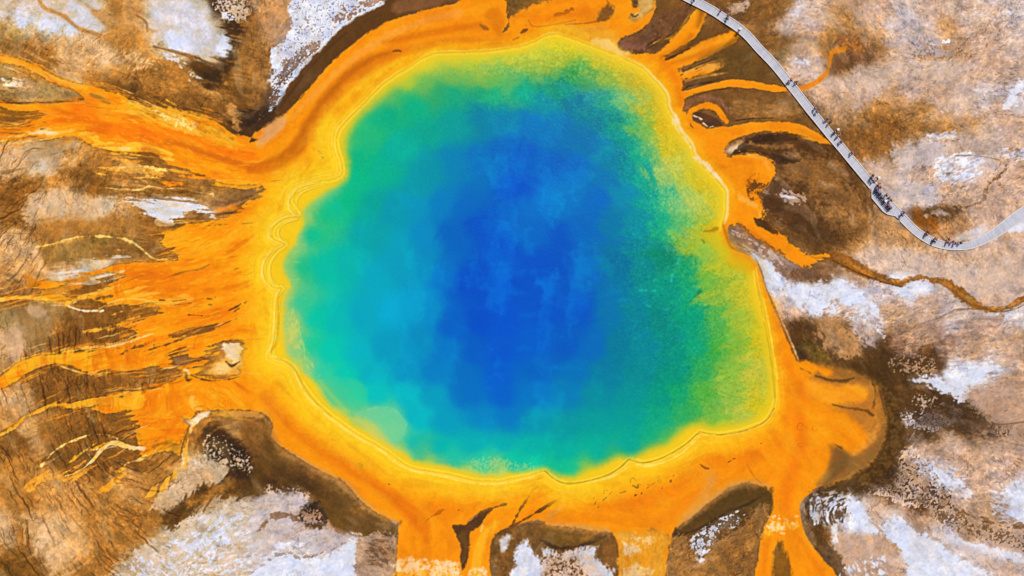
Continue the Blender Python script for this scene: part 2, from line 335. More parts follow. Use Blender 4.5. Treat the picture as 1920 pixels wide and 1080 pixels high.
# ---- left ground
poly('b', "0,75 30,80 100,110 160,140 220,150 300,180 380,205 430,220 430,232 380,222 300,200 240,190 200,165 120,130 60,112 0,98", 10, .55, (0, 6, 4, 4))
poly('d', "170,158 215,168 250,178 300,195 370,205 430,222 370,215 300,205 240,192 205,175", 4, .55, (0, 3, 3, 1))
poly('g', "0,160 60,165 130,172 155,182 130,190 60,192 0,190", 6, .7, (0, 3, 2, 2))
line('d', "0,193,2.5 50,194,3 100,192,3 150,188,4 160,180,3", 1.5, .85)
speck('e', "5,145 40,150 45,165 10,165", -.6, .9, 5)
poly('k', "110,90 150,100 160,140 130,145 115,120", 12, .6, (0, 6, 3, 3))
speck('n', "190,85 260,100 300,125 280,138 220,125 180,110", -.1, .7, 12, .5, 'm')
speck('b', "0,75 110,90 130,140 60,130 0,100", -.5, .6, 15, .5, 'm')
poly('l', "50,285 120,285 115,315 55,325", 12, .6, (0, 6, 3, 3), .6)
poly((186,158,130), "35,270 110,262 150,270 110,290 60,292", 8, .7, (0, 4, 2, 2), .5)
poly('k', "0,268 25,275 40,295 45,315 35,335 0,345", 4, .8, (0, 2, 2, 2))
poly('b', "0,340 40,330 50,360 60,400 50,440 20,430 0,425", 10, .6, (0, 6, 4, 4))
poly('n', "55,375 120,362 185,372 192,395 185,415 110,412 70,425 50,410", 8, .7, (0, 4, 2, 2), .6)
poly('o', "75,420 190,415 260,420 300,430 170,445 90,455 60,450", 10, .8, (0, 5, 3, 2), .7)
poly('b', "180,330 330,318 370,335 330,348 180,352", 10, .6, (0, 5, 4, 6), 1)
poly('w', "265,372 350,368 385,385 408,400 398,412 375,402 345,408 325,420 305,418 290,408 270,402 258,390 240,372", 2.5, 1, (0, 4, 2.5, 2), .5)
line('w', "232,368,5 250,375,8 258,385,5", 2, .9, (0, 2, 2, 0))
speck('b', "345,395 400,402 395,415 345,418", .2, .8, 6, .4, 'm')
poly('b', "275,412 330,422 400,414 380,424 320,430 280,425", 5, .6, (0, 4, 3, 2))
poly((150,112,60), "70,460 170,445 260,445 300,470 250,490 160,492 100,505 80,490", 8, .8, (0, 5, 3, 3), .8)
poly('b', "180,470 250,455 290,470 240,485 185,490", 8, .55, (0, 5, 3, 3))
poly('w', "105,512 165,495 195,488 245,482 160,502 110,525 95,518", 5, .75, (0, 4, 2, 3), .6)
line('k', "70,470,10 75,490,10 85,508,10 105,520,8", 5, .8, (0, 3, 2, 0))
poly('k', "0,450 60,455 70,490 90,530 50,530 0,510", 10, .6, (0, 5, 3, 3))
poly('m', "0,530 60,535 120,555 60,560 0,562", 6, .6, (0, 4, 3, 2))
poly('g', "0,570 40,568 90,600 95,640 130,650 80,665 40,640 0,600", 10, .6, (0, 5, 3, 1), .4)
poly((150,110,60), "35,570 95,575 97,640 50,648 40,610", 4, .6, (0, 2, 1, 0), .4)
poly('k', "55,568 90,585 100,600 80,600 60,590", 6, .6, (0, 4, 2, 0), .4)
poly('k', "5,630 35,610 45,650 30,680 10,665", 8, .8, (0, 4, 2, 0), .5)
# ---- right ground
poly('b', "1225,-10 1300,-10 1320,10 1400,80 1450,130 1480,165 1300,165 1270,140 1225,120 1200,95 1165,85 1190,65 1215,45", 6, .9, (0, 4, 2, 2), .6)
poly((104,74,30), "1290,60 1400,95 1455,150 1370,155 1330,150 1280,115", 16, .7, (0, 8, 4, 3), .5)
poly(B_ := (120,72,44), "1170,75 1210,60 1235,30 1300,10 1260,70 1240,95 1210,92 1175,90", 6, .7, (0, 4, 3, 2), .7)
poly('b', "1280,175 1370,165 1480,175 1530,235 1480,232 1370,232 1350,215 1330,195 1290,195", 5, .9, (0, 3, 2, 1), .6)
poly('o', "1380,190 1460,185 1500,205 1450,225 1390,222", 12, .6, (0, 6, 3, 2), .9)
poly((86,52,24), "1385,262 1440,248 1500,250 1570,275 1620,350 1640,420 1560,460 1500,440 1450,410 1430,370 1445,330 1440,295 1390,290 1360,295 1375,275", 8, .8, (0, 6, 4, 3), .7)
poly('o', "1470,290 1560,300 1600,345 1620,410 1560,400 1500,350 1460,330", 16, .6, (0, 8, 5, 5), 1)
poly('o', "1540,390 1620,395 1650,430 1620,450 1560,430", 14, .6, (0, 8, 4, 4), 1)
poly('d', "1490,400 1560,430 1600,450 1560,480 1520,475 1470,440", 12, .5, (0, 8, 5, 3), .8)
speck('k', "1455,355 1505,360 1510,380 1460,380", .2, .8, 8)
line('w', "1462,368,5 1480,370,6 1495,372,3", 2, .8)
poly('w', "1395,460 1420,468 1440,480 1462,500 1468,530 1455,540 1438,545 1430,520 1420,495 1400,480", 4, .95, (0, 3, 2, 0), .5)
poly('m', "1360,420 1385,425 1410,440 1440,465 1470,490 1500,505 1530,530 1470,520 1440,490 1400,470 1370,445", 3, .9, (0, 3, 2, 1), .8)
speck('n', "1365,425 1440,465 1480,500 1440,490 1395,465", -.4, .8, 5, .4, 'm')
poly('B', "1500,500 1545,495 1580,510 1560,530 1520,535 1480,520", 8, .6, (0, 4, 2, 2))
poly('w', "1475,545 1540,530 1580,525 1610,545 1645,580 1650,605 1620,590 1590,570 1560,570 1540,590 1510,585 1490,565", 9, .9, (0, 6, 4, 3), .5)
speck('w', "1480,560 1560,560 1640,600 1660,640 1610,610 1530,600", -.1, .8, 14, .4, 'm')
poly('w', "1680,535 1730,530 1750,540 1720,555 1690,552", 10, .55, (0, 6, 3, 5), .6)
line('w', "1850,590,8 1890,588,10 1925,592,8", 5, .7, (0, 4, 2, 3))
line('B', "1680,628,2 1720,612,3 1755,598,3 1790,582,2 1830,578,2", 1.5, .6, (0, 3, 1, 0))
line('k', "1700,650,12 1760,635,14 1830,640,14 1920,650,14", 6, .5, (0, 5, 3, 4))
speck('l', "1640,560 1760,560 1920,600 1920,700 1780,700 1700,640", -1.1, .55, 20, .6, 'l')
speck('m', "1650,600 1760,580 1920,600 1920,680 1760,700 1680,660", -.6, .45, 20, .6, 'l')
# lower right dark hollow
poly('d', "1480,610 1500,600 1540,605 1580,600 1610,620 1630,650 1660,670 1690,690 1680,740 1650,720 1600,700 1560,690 1510,685 1490,660", 8, .75, (0, 6, 5, 3), .9)
poly('P', "1535,605 1575,600 1610,640 1615,670 1570,665 1545,650 1530,625", 10, .75, (0, 6, 5, 4), .9)
poly('G', "1500,640 1530,650 1560,680 1530,690 1500,680", 8, .7, (0, 5, 4, 3))
poly('x', "1490,655 1510,660 1520,680 1500,682", 6, .7)
line('l', "1600,610,4 1612,630,7 1620,650,5", 3, .7, (0, 3, 2, 1))
speck('k', "1600,600 1640,600 1640,660 1610,650", -.3, .6, 8, .4, 'm')
poly('d', "1620,640 1660,650 1700,665 1760,680 1700,705 1680,730 1740,725 1790,745 1830,770 1860,800 1870,825 1830,825 1770,810 1720,815 1690,830 1680,870 1650,900 1600,915 1560,925 1530,915 1560,900 1600,890 1640,860 1660,820 1655,770 1640,720 1625,690", 7, .8, (0, 6, 5, 4), .9)
poly((72,44,14), "1655,740 1680,755 1688,800 1682,850 1650,895 1600,915 1560,920 1600,890 1640,855 1660,815 1662,780", 5, .9, (0, 3, 2, 0), .35)
speck('l', "1685,770 1760,770 1800,790 1750,810 1690,800", -.3, .85, 8, .3, 'f')
speck('n', "1690,840 1740,850 1780,880 1760,950 1700,950 1640,930 1620,915 1670,900", .0, .9, 10, .3, 'f')
speck('x', "1680,860 1740,860 1790,930 1780,960 1720,950 1650,925 1620,920", -.5, .8, 12, .3, 'f')
speck('t', "1700,650 1760,680 1800,700 1700,705 1660,680", -.5, .7, 8, .3, 'f')
speck('n', "1760,745 1850,790 1870,820 1800,800 1740,780 1700,745", -.5, .7, 8, .3, 'f')
speck('x', "1780,740 1890,790 1880,830 1790,810 1700,800", -.4, .7, 16, .3, 'f')
poly('w', "1692,712 1740,705 1780,712 1830,690 1870,690 1820,722 1812,745 1795,750 1770,735 1735,722", 4, .95, (0, 4, 3, 2), .4)
speck('w', "1780,690 1850,672 1880,690 1870,710 1800,712", .1, .8, 8, .3, 'm')
poly((186,148,124), "1820,730 1925,710 1925,800 1870,800 1840,770 1810,750", 10, .7, (0, 5, 3, 2), .7)
line('B', "1810,775,3 1860,795,3 1925,790,3", 2, .6)
poly('k', "1750,825 1850,815 1925,830 1925,870 1860,880 1790,860", 14, .5, (0, 6, 4, 4))
line('w', "1715,860,8 1750,880,18 1780,905,26 1820,925,16", 7, .6, (0, 6, 5, 5), .7)
speck('w', "1740,870 1800,890 1830,930 1790,920 1750,900", -.1, .7, 10, .3, 'm')
poly('w', "1895,920 1925,900 1925,980 1895,960 1880,940", 8, .7, (0, 6, 5, 4), .6)
speck('w', "1850,920 1925,900 1925,990 1860,985", -.5, .75, 16, .3, 'm')
line('B', "1790,955,5 1840,975,5 1925,990,8", 3, .75, (0, 4, 3, 3))
speck('d', "1740,950 1800,960 1860,985 1925,1000 1925,1040 1840,1010 1770,990", -.3, .7, 10, .3, 'f')
poly('w', "1745,993 1800,1010 1860,1025 1925,1043 1925,1058 1860,1046 1800,1030 1765,1015", 4, .9, (0, 3, 3, 1), .5)
poly('k', "1640,960 1720,960 1780,1010 1860,1040 1925,1065 1925,1130 1850,1130 1760,1040 1700,1000", 10, .5, (0, 4, 4, 2), .7)
poly('w', "1580,935 1605,940 1625,965 1640,985 1665,1010 1690,1035 1700,1060 1700,1130 1890,1130 1850,1070 1800,1045 1750,1010 1710,990 1685,970 1665,975 1650,990 1630,1005 1605,985 1590,960", 4, .92, (0, 4, 4, 2), .5)
poly('k', "1555,1010 1600,1000 1660,1010 1690,1050 1695,1130 1590,1130 1570,1060", 4, .75, (0, 4, 3, 1), .6)
line('w', "1556,935,8 1562,970,14 1564,1000,12 1560,1020,6", 4, .8, (0, 3, 4, 2))
speck('d', "1510,930 1560,920 1590,940 1575,980 1530,990 1510,970", -.1, .85, 8, .35, 'm')
poly('d', "1505,935 1530,925 1545,960 1545,1000 1580,1050 1600,1130 1560,1130 1530,1050 1505,1000", 5, .75, (0, 4, 3, 2))
speck('w', "1515,935 1540,930 1540,980 1520,980", -.2, .8, 5, .3, 'm')
speck('w', "1575,1060 1660,1035 1660,1100 1580,1100", -.9, .9, 8)
# upper right details
poly('n', "1480,25 1530,0 1570,0 1560,40 1500,58 1450,62 1450,45", 8, .5, (0, 6, 4, 4))
poly('w', "1490,20 1505,5 1512,10 1500,24 1485,30", 4, .5)
poly('b', "1400,-10 1480,-10 1475,20 1440,50 1470,65 1500,70 1480,90 1450,95 1420,60", 10, .5, (0, 6, 4, 3))
poly('n', "1366,10 1385,2 1402,0 1398,18 1380,30 1366,24", 4, .7, (0, 4, 3, 1))
speck('B', "1380,20 1420,30 1410,50 1380,45", .1, .6, 8, .4, 'm')
poly('n', "1480,115 1530,105 1540,125 1530,142 1500,145 1480,130", 6, .75, (0, 4, 4, 2))
speck('w', "1488,110 1515,110 1515,125 1490,128", -.3, .8, 5)
poly('o', "1555,15 1590,20 1620,60 1650,90 1660,115 1630,120 1590,100 1560,110 1550,90 1570,60", 14, .6, (0, 8, 5, 5), 1.1)
poly(B_, "1570,65 1610,70 1650,105 1640,120 1590,130 1560,140 1550,125", 12, .5, (0, 6, 4, 3), 1.1)
poly('n', "1600,130 1660,115 1740,120 1820,125 1790,160 1700,165 1640,180 1580,160 1560,150", 14, .65, (0, 6, 3, 4), .6)
poly('n', "1600,190 1625,185 1625,205 1600,212", 9, .5)
poly('o', "1620,195 1680,205 1700,230 1780,232 1830,226 1800,245 1730,255 1700,275 1680,300 1660,290 1620,300 1570,240 1590,215 1620,215", 10, .75, (0, 7, 4, 4), 1.2)
poly((146,88,30), "1640,215 1690,220 1690,250 1670,285 1610,285 1580,250 1620,240", 14, .6, (0, 8, 4, 4), 1.3)
poly('l', "1675,275 1740,270 1770,290 1740,310 1690,315 1670,295", 8, .75, (0, 5, 4, 3), .6)
poly('n', "1610,305 1670,310 1690,345 1670,360 1640,335", 9, .7, (0, 5, 4, 3), .8)
speck('w', "1760,290 1830,280 1850,310 1820,345 1760,345 1740,320", -.25, .9, 12, .25, 'm')
speck('w', "1735,250 1790,245 1790,262 1740,262", -.1, .7, 6, .3, 'm')
speck('w', "1870,280 1925,275 1925,300 1870,300", .0, .7, 8, .3, 'm')
line('w', "1925,150,14 1900,175,12 1895,190,14 1880,200,6", 4, .85, (0, 3, 3, 2), .5)
speck('B', "1700,60 1740,70 1800,90 1830,105 1790,112 1740,110 1700,112", -.5, .6, 10, .3, 'f')
speck('o', "1715,90 1770,80 1805,100 1780,118 1720,115", -.3, .6, 8, .3, 'f')
speck('w', "1765,75 1780,72 1780,82 1765,82", .6, .9, 3)
speck('l', "1680,0 1740,0 1760,50 1740,90 1690,110 1640,80", -.8, .5, 20, .4, 'l')
speck('w', "1780,0 1925,0 1925,60 1800,60", -1.4, .5, 20, .4, 'm')
poly('l', "1700,20 1740,60 1770,80 1740,90 1680,120 1690,80", 16, .45, (0, 8, 4, 3))
line('B', "1885,310,3 1880,320,4 1865,335,5 1850,350,6 1840,375,5 1820,385,3 1805,388,2", 2, .75, (0, 3, 3, 0))
line('B', "1790,292,2 1830,293,2 1870,300,2 1885,310,2", 1.5, .6)
poly('l', "1690,345 1750,350 1760,375 1740,390 1700,372", 7, .85, (0, 4, 4, 3), .7)
poly('k', "1760,350 1840,345 1835,380 1790,385 1760,375", 9, .5, (0, 4, 3, 2))
poly('d', "1720,400 1770,388 1800,390 1790,410 1760,418 1725,415", 7, .75, (0, 5, 5, 3))
poly('R', "1700,395 1740,400 1760,425 1745,438 1720,420", 9, .6, (0, 5, 4, 3))
line('l', "1735,404,3 1755,399,5 1780,402,3", 3, .6, (0, 3, 2, 0))
poly('w', "1795,438 1850,425 1840,445 1815,452 1780,452", 7, .6, (0, 3, 2, 1), .4)
poly('w', "1888,430 1905,418 1925,414 1925,428 1895,436", 3, .9, (0, 2, 1, 0), .3)
poly('P', "1690,425 1760,470 1830,480 1830,500 1740,480 1680,450", 9, .5, (0, 5, 3, 3), 1.2)
poly('b', "1600,330 1640,360 1640,400 1690,420 1650,415 1610,385", 8, .35, (0, 5, 4, 3), 1.2)
poly('n', "1620,470 1720,478 1830,495 1920,470 1925,540 1850,560 1790,530 1720,515 1650,500", 12, .7, (0, 6, 3, 2), .6)
# river of ochre mats
line((150,92,30), "1525,483,8 1560,482,20 1590,495,28 1625,512,22 1660,525,14 1685,532,10 1705,525,8 1725,520,9 1745,524,10 1775,532,16 1800,552,20 1825,570,16 1855,580,11 1885,578,9 1905,568,14 1930,556,14", 2.5, .95, (0, 2, 2, 1), 1)
line((200,128,40), "1600,500,4 1640,520,4 1680,528,3 1705,521,3 1745,522,4 1785,540,6 1815,562,5 1855,577,4 1885,575,3 1925,558,5", 2, .6, (0, 2, 2, 0))
line((82,50,24), "1560,488,2 1600,508,3 1650,528,2 1690,538,2", 1.5, .7)
line('d', "1855,584,2 1880,584,3 1905,578,2 1925,566,2", 1, .7)

# ---- bottom left delta ground
poly('b', "80,790 140,770 230,770 260,790 240,830 160,860 110,880 60,850 60,810", 16, .6, (0, 8, 5, 4), 1.2)
poly('b', "60,690 100,680 160,690 200,700 300,690 330,700 300,720 200,745 100,750 60,730", 12, .6, (0, 6, 4, 3), 1.2)
poly((120,76,30), "90,850 160,815 200,810 180,860 110,890", 10, .5, (0, 8, 4, 4))
poly((140,94,46), "230,660 60,760 60,700", 8, .0)
poly('k', "85,985 130,970 160,1000 150,1060 100,1080 80,1030", 12, .6, (0, 6, 4, 3))
poly('k', "-10,970 20,990 30,1020 -10,1040", 10, .7, (0, 5, 3, 2))
poly((120,80,30), "-10,1040 40,1030 70,1060 80,1130 -10,1130", 12, .6, (0, 6, 4, 4), 1.3)
poly('o', "190,940 290,930 320,960 280,1000 220,1030 170,1000", 16, .6, (0, 8, 4, 4))
poly('l', "310,1000 330,985 360,950 395,925 430,925 480,935 520,950 590,1000 640,1030 690,1060 700,1130 190,1130 200,1080 240,1040", 5, .7, (0, 4, 4, 2), .8)
poly('w', "330,1010 380,1010 400,990 430,975 445,965 440,990 420,1010 395,1030 360,1045 345,1030", 6, .8, (0, 5, 4, 3), .6)
speck('w', "240,1040 480,950 480,1080 230,1100", -.7, .7, 20, .3, 'm')
poly('n', "290,940 330,900 370,870 410,870 430,885 415,900 380,915 340,945 310,970", 5, .8, (0, 4, 3, 2), .7)
poly('d', "300,965 330,950 370,925 420,900 455,885 490,880 480,925 440,930 400,930 370,960 340,985 320,990", 6, .85, (0, 4, 4, 2), 1)
poly('o', "350,940 400,915 430,895 445,900 410,930 370,950", 6, .6)
speck('l', "330,985 360,965 400,960 350,1000", .1, .8, 6, .3, 'f')
poly('x', "385,815 400,790 430,810 460,830 475,870 470,900 440,890 415,865 385,850", 8, .8, (0, 6, 4, 2), 1)
speck('l', "380,820 400,810 440,830 478,870 475,895 440,880 400,870 378,845", -.75, .75, 10, .5, 'f')
poly('b', "395,775 470,775 500,790 510,830 505,870 480,860 450,820 420,795 400,790", 8, .8, (0, 5, 4, 2), .7)
line('o', "425,800,4 450,788,4 475,790,4 490,800,4", 3, .6)
# bottom, left of centre
poly((110,74,28), "500,810 520,835 560,862 600,885 640,905 665,930 700,957 740,978 746,1010 700,1010 650,1000 610,965 590,930 540,915 480,930 470,890 490,850", 4, .9, (0, 4, 2, 1), .6)
poly('d', "480,880 560,880 620,920 600,935 550,915 490,930", 9, .6, (0, 5, 5, 3), 1)
poly((70,46,22), "560,860 600,890 590,920 560,905", 8, .6)
speck('n', "497,905 520,910 560,910 585,930 560,960 510,950", -.4, .75, 9, .5, 'f')
poly('l', "480,935 540,925 580,935 565,955 600,985 640,1000 700,1010 690,1030 610,1020 560,1015 500,1030 470,1010", 6, .75, (0, 4, 4, 2), .8)
poly('x', "580,940 600,945 612,970 605,988 575,985 560,965", 4, .85, (0, 3, 4, 1))
speck('k', "568,945 600,955 605,980 570,980", .0, .7, 5, .3, 'f')
line('B', "480,1000,3 510,970,6 545,965,6 575,985,7 600,985,8", 3, .7, (0, 4, 3, 1))
poly('w', "480,1070 510,1040 560,1038 600,1045 640,1025 665,1005 672,1030 668,1130 470,1130", 5, .95, (0, 4, 4, 3), .5)
line('w', "510,1040,6 530,1022,12 560,1022,10", 4, .8, (0, 4, 3, 1))
line('B', "505,1048,2 540,1035,3 570,1045,3 620,1030,3 650,1015,3", 2, .5, (0, 4, 3, 1))
poly('t', "672,1010 740,1000 745,1040 730,1130 672,1130", 4, .9, (0, 4, 4, 3), 1)
speck('B', "690,1010 740,1010 735,1060 690,1060", -.3, .6, 10, .4, 'm')
# bottom centre
poly('b', "920,1000 955,988 1010,975 1060,988 1130,995 1160,1010 1165,1130 910,1130", 3, .95, (0, 3, 2, 1), .9)
poly((124,88,32), "1015,985 1070,992 1120,1000 1130,1020 1060,1028 1020,1020", 7, .8, (0, 4, 3, 1), .6)
poly('x', "1008,1010 1020,1018 1050,1032 1100,1022 1130,1010 1140,1000 1125,998 1100,1016 1050,1024 1025,1014", 3, .7)
poly('w', "965,1035 985,1015 1000,1035 1020,1060 1020,1130 965,1130", 5, .95, (0, 4, 3, 1), .6)
poly('w', "1015,1022 1050,1040 1080,1030 1120,1025 1120,1040 1150,1080 1130,1130 1110,1090 1080,1050 1040,1045 1015,1035", 5, .85, (0, 4, 3, 2), .6)
speck('n', "1020,1040 1110,1040 1130,1110 1020,1110", .1, .9, 8, .3, 'f')
poly('w', "938,1010 950,1000 960,1010 945,1030 938,1025", 4, .85)
poly((104,74,28), "1275,990 1310,960 1345,930 1395,912 1440,915 1445,950 1420,985 1360,975 1330,985 1300,1000 1270,1005", 5, .9, (0, 4, 2, 1), .6)
line('x', "1262,1000,4 1290,998,5 1320,985,6 1360,960,5 1400,945,5 1430,925,5", 3, .7)
poly('o', "1250,1010 1300,1000 1400,965 1440,945 1445,1000 1425,1060 1420,1130 1225,1130 1240,1060", 5, .8, (0, 4, 3, 2), 1)
poly('b', "1340,1040 1400,980 1430,980 1420,1080 1350,1100", 16, .5, (0, 6, 4, 4), 1.2)
poly('w', "1292,1015 1310,995 1345,978 1385,965 1400,962 1380,980 1345,998 1325,1030 1315,1050 1300,1035", 3, .9, (0, 4, 4, 2), .8)
speck('d', "1290,1000 1400,955 1400,985 1320,1030 1295,1030", -.2, .85, 5, .3, 'f')

# ------------------------------------------------------------------ orange bacterial mats
T = .16; MATMODE = True
# the outer ring
poly('O', "490,262 470,266 480,248 515,232 545,205 580,165 620,120 660,85 700,57 740,37 790,22 830,12 870,-2 900,-60 1180,-60 1228,0 1226,25 1214,46 1195,62 1168,72 1158,84 1170,97 1210,100 1245,105 1272,135 1282,170 1284,205 1295,235 1320,255 1350,275 1362,300 1420,290 1446,305 1450,325 1440,350 1425,362 1425,385 1432,415 1380,418 1368,425 1365,440 1376,466 1405,478 1422,500 1436,540 1450,580 1472,630 1495,680 1530,682 1562,695 1615,728 1618,740 1600,752 1560,757 1590,775 1622,812 1618,850 1580,862 1560,850 1562,880 1545,905 1520,922 1500,945 1500,965 1510,1000 1525,1025 1545,1050 1570,1080 1590,1150 1420,1150 1422,1040 1430,990 1447,960 1445,925 1420,908 1390,905 1365,915 1340,935 1300,965 1275,985 1260,1000 1250,1050 1230,1150 1160,1150 1162,1050 1150,1002 1120,995 1060,985 1025,983 1010,975 965,985 935,998 922,1015 917,1050 912,1150 735,1150 742,1080 744,1030 748,980 735,975 700,955 670,930 650,905 630,895 600,880 560,857 530,837 510,818 512,800 505,785 490,772 460,768 430,768 395,770 370,772 355,800 345,830 340,855 330,850 310,845 290,850 270,855 262,835 250,800 235,775 190,772 175,765 215,750 260,738 300,725 330,712 345,700 320,690 250,695 200,697 180,700 145,690 110,682 70,690 40,708 10,725 -60,740 -60,735 0,705 40,678 70,668 120,662 170,656 200,648 235,640 260,625 235,615 215,605 245,590 290,580 235,572 210,572 150,560 130,563 100,565 60,560 0,565 -60,568 -60,560 0,558 50,553 130,545 170,535 240,520 215,510 150,522 110,540 70,545 55,530 90,525 120,530 170,512 215,498 270,492 335,487 320,470 300,455 310,440 260,443 330,432 350,420 410,413 440,400 455,385 470,370 500,355 480,345 430,345 380,330 350,320 320,310 300,293 270,283 240,287 200,280 170,270 140,256 100,262 60,256 40,262 -60,268 -60,240 0,240 60,232 30,220 -60,215 -60,193 0,193 30,195 80,195 140,194 158,188 150,175 110,160 80,145 40,125 0,116 -60,110 -60,95 20,108 60,120 100,140 140,155 170,160 200,170 235,180 250,195 290,200 330,207 380,222 420,236 440,250", 2.2, 1, (0, 1.5, .7, .35), T)
# variation inside the mats
poly('y', "470,470 440,480 400,440 330,440 300,455 340,490 430,500", 18, .5, (0, 8, 4, 4))
speck('y', "200,160 500,200 640,330 640,800 300,800 150,700 200,520 0,560 0,180", -.75, .45, 20, .9, 'l', None, 1)
speck('D', "200,160 500,200 560,330 470,800 300,800 150,700 200,520 0,560 0,180", -.8, .45, 20, .9, 'l', None, 1)
poly('D', "245,495 320,485 390,490 400,520 370,545 300,545 235,545 225,520", 14, .6, (0, 5, 4, 5))
poly('D', "270,635 340,610 420,580 440,600 380,620 330,640 260,650", 12, .6, (0, 5, 4, 5))
poly('D', "205,670 245,662 250,680 330,675 350,660 340,700 300,705 230,690 205,690", 10, .5, (0, 5, 4, 5))
poly('D', "255,740 300,730 340,740 345,790 310,800 270,790", 14, .55, (0, 5, 4, 5))
poly((255,125,8), "80,218 140,200 155,188 200,196 230,215 275,228 330,245 400,268 440,282 480,296 480,318 430,308 380,288 330,276 270,268 225,275 190,262 150,240 90,235", 9, .85, (0, 4, 2, 4))
poly((244,178,40), "235,188 300,200 400,232 445,256 445,280 380,256 300,230 245,214", 6, .6, (0, 4, 3, 2))
speck((166,112,44), "235,186 300,200 400,232 445,254 430,268 380,250 300,226 245,210", -.35, .6, 6, .5, 'm')
speck('e', "310,212 370,236 365,246 315,230", -.3, .8, 6, .5, 'm')
line('P', "432,190,6 440,220,8 448,250,6", 5, .7, (0, 3, 2, 2))
line((205,112,20), "300,270,5 340,268,9 380,285,10 430,303,8 470,310,6", 4, .6, (0, 3, 1, 1))
line((245,195,60), "240,212,8 265,212,10 290,205,12 330,222,18 370,238,14", 5, .6, (0, 4, 3, 5))
speck((255,232,150), "300,205 380,235 370,250 330,240 290,215", -.3, .7, 8, .4, 'f')
speck((236,176,60), "0,110 60,120 200,175 240,200 200,190 100,155 0,125", -.2, .6, 8, .5, 'l')
line((238,160,70), "-20,106,5 20,113,6 50,128,7 100,150,6 140,160,5", 2, .7)
line((165,110,40), "172,178,6 190,185,9 206,194,6", 3, .8)
line((250,200,110), "0,258,5 40,256,6 80,248,9 110,250,7 150,246,6", 3, .7, (0, 3, 2, 2))
line('e', "55,252,3 80,249,7 110,251,3", 2.5, .8)
line((252,205,60), "150,248,8 175,258,10 200,272,10 235,280,9 265,270,8 290,276,7 320,295,7", 4, .8, (0, 3, 2, 2))
line('e', "225,278,4 236,280,6 244,279,3", 2, .6)
poly((130,88,36), "0,206 30,214 75,222 85,230 60,233 0,238 -60,238 -60,206", 5, .7, (0, 3, 2, 3), 1)
line((128,84,40), "0,249,3 30,251,4 50,249,2", 1.5, .7)
# slope below the big arm
poly('b', "-60,262 30,262 60,258 100,264 140,257 170,272 200,282 240,290 270,286 298,296 316,314 345,324 390,340 330,345 290,335 240,325 200,322 180,335 100,345 60,345 30,310 0,290 -60,280", 5, .0, (0, 3, 2, 3), 1)
line((240,170,70), "195,323,4 230,315,8 265,320,12 290,332,8 320,318,5 350,325,4", 3, .8, (0, 4, 2, 4))
line('c', "225,315,2 270,312,3 300,318,3 316,322,2", 1, .8, (0, 2, 1, 0))
line('c', "200,352,2 250,358,3 290,348,4 330,352,3 370,360,3 400,366,2", 1.5, .8, (0, 2, 1, 0))
line('e', "290,349,2 310,352,3 330,354,2", 1, .6)
poly('b', "290,340 340,333 365,340 345,348 300,350", 4, .8, (0, 3, 2, 4), 1)
poly('b', "180,352 260,362 300,352 370,362 430,362 400,368 440,385 400,398 385,385 350,368 260,368 180,375", 5, .7, (0, 3, 2, 4), 1)
poly((120,76,40), "400,378 440,376 470,365 490,368 460,380 430,388 405,388", 3, .8, (0, 2, 2, 1), .8)
line('P', "430,388,6 460,376,5 490,366,4", 3, .6)
line('D', "410,395,8 435,390,8 455,392,5", 3, .6)
line((80,52,30), "408,403,3 430,400,4 452,398,2", 2, .8)
line('d', "310,382,2 330,378,2", 1, 0)
poly('P', "500,335 540,332 600,328 590,338 520,342 490,345", 4, .0)
line((255,140,10), "330,335,8 400,335,14 480,340,18 560,345,16", 6, .8, (0, 4, 3, 4))
line('y', "380,350,5 430,345,8 500,346,8 560,338,6 620,330,4", 4, .6, (0, 3, 2, 3))
line((232,190,120), "505,325,4 525,322,3 550,330,3 590,328,2", 2, .6, (0, 2, 2, 0))
line((120,70,30), "510,340,1.5 545,336,2 580,332,3 610,331,1.5", 1, .8, (0, 2, 1, 0))
line('d', "368,328,2 385,330,3", 1, .7)
# brown islands and fingers of the left delta
poly('b', "225,445 300,440 285,450 310,465 335,472 345,484 300,488 260,485 200,495 175,490", 4, .0)
for q in ("255,448 300,444 306,449 275,452", "262,465 290,460 325,474 340,484 300,486 262,483", "120,548 170,530 215,520 216,530 190,545 140,560", "135,568 180,555 215,553 205,565 160,572",
          "195,582 240,573 295,576 303,582 290,592 255,600 215,606 180,612 150,606 160,595", "100,630 160,615 215,614 255,620 235,636 180,650 130,657 90,660",
          "225,655 262,645 300,638 318,628 345,620 380,610 410,604 395,618 350,632 310,645 270,656 235,660", "320,672 345,664 375,668 400,655 420,645 445,640 452,648 420,655 395,675 360,688 330,688",
          "190,698 240,694 300,692 345,690 335,702 300,708 240,720 190,726", "200,790 240,775 255,790 250,800 225,800", "265,455 300,455 330,470 280,470"):
    poly(PAL['b'] if q[:3] not in ('225', '320') else (126,80,42), q, 3, .9, (0, 2.5, 2, 2), .9)
poly('m', "325,675 350,668 368,674 345,685", 3, .7)
line(PAL['e'], "115,565,2 140,578,4 165,583,3 195,582,2", 1.2, .9, (0, 1.5, 1, 0))
line((250,180,60), "0,560,7 40,557,7 80,560,7 120,568,6 150,560,6 190,548,6 225,535,5", 2, .95, (0, 1.5, 1, 1))
line((252,196,90), "0,562,2 45,559,3 80,562,3 120,570,2.5", 1, .8)
line('c', "70,463,3 100,458,3.5 135,447,4 170,443,3 210,445,3 240,450,3 265,465,3 290,485,2 330,488,2", 1.5, .9, (0, 1.5, 1, 0))
line((240,165,60), "75,462,2 100,460,3 130,452,3 170,446,3", 3, .5)
line((210,130,30), "55,525,8 75,540,14 105,545,14 130,535,9 165,520,5", 5, .85, (0, 3, 2, 3), .5)
line('e', "170,525,2 205,515,4 235,508,3", 1.5, .7)
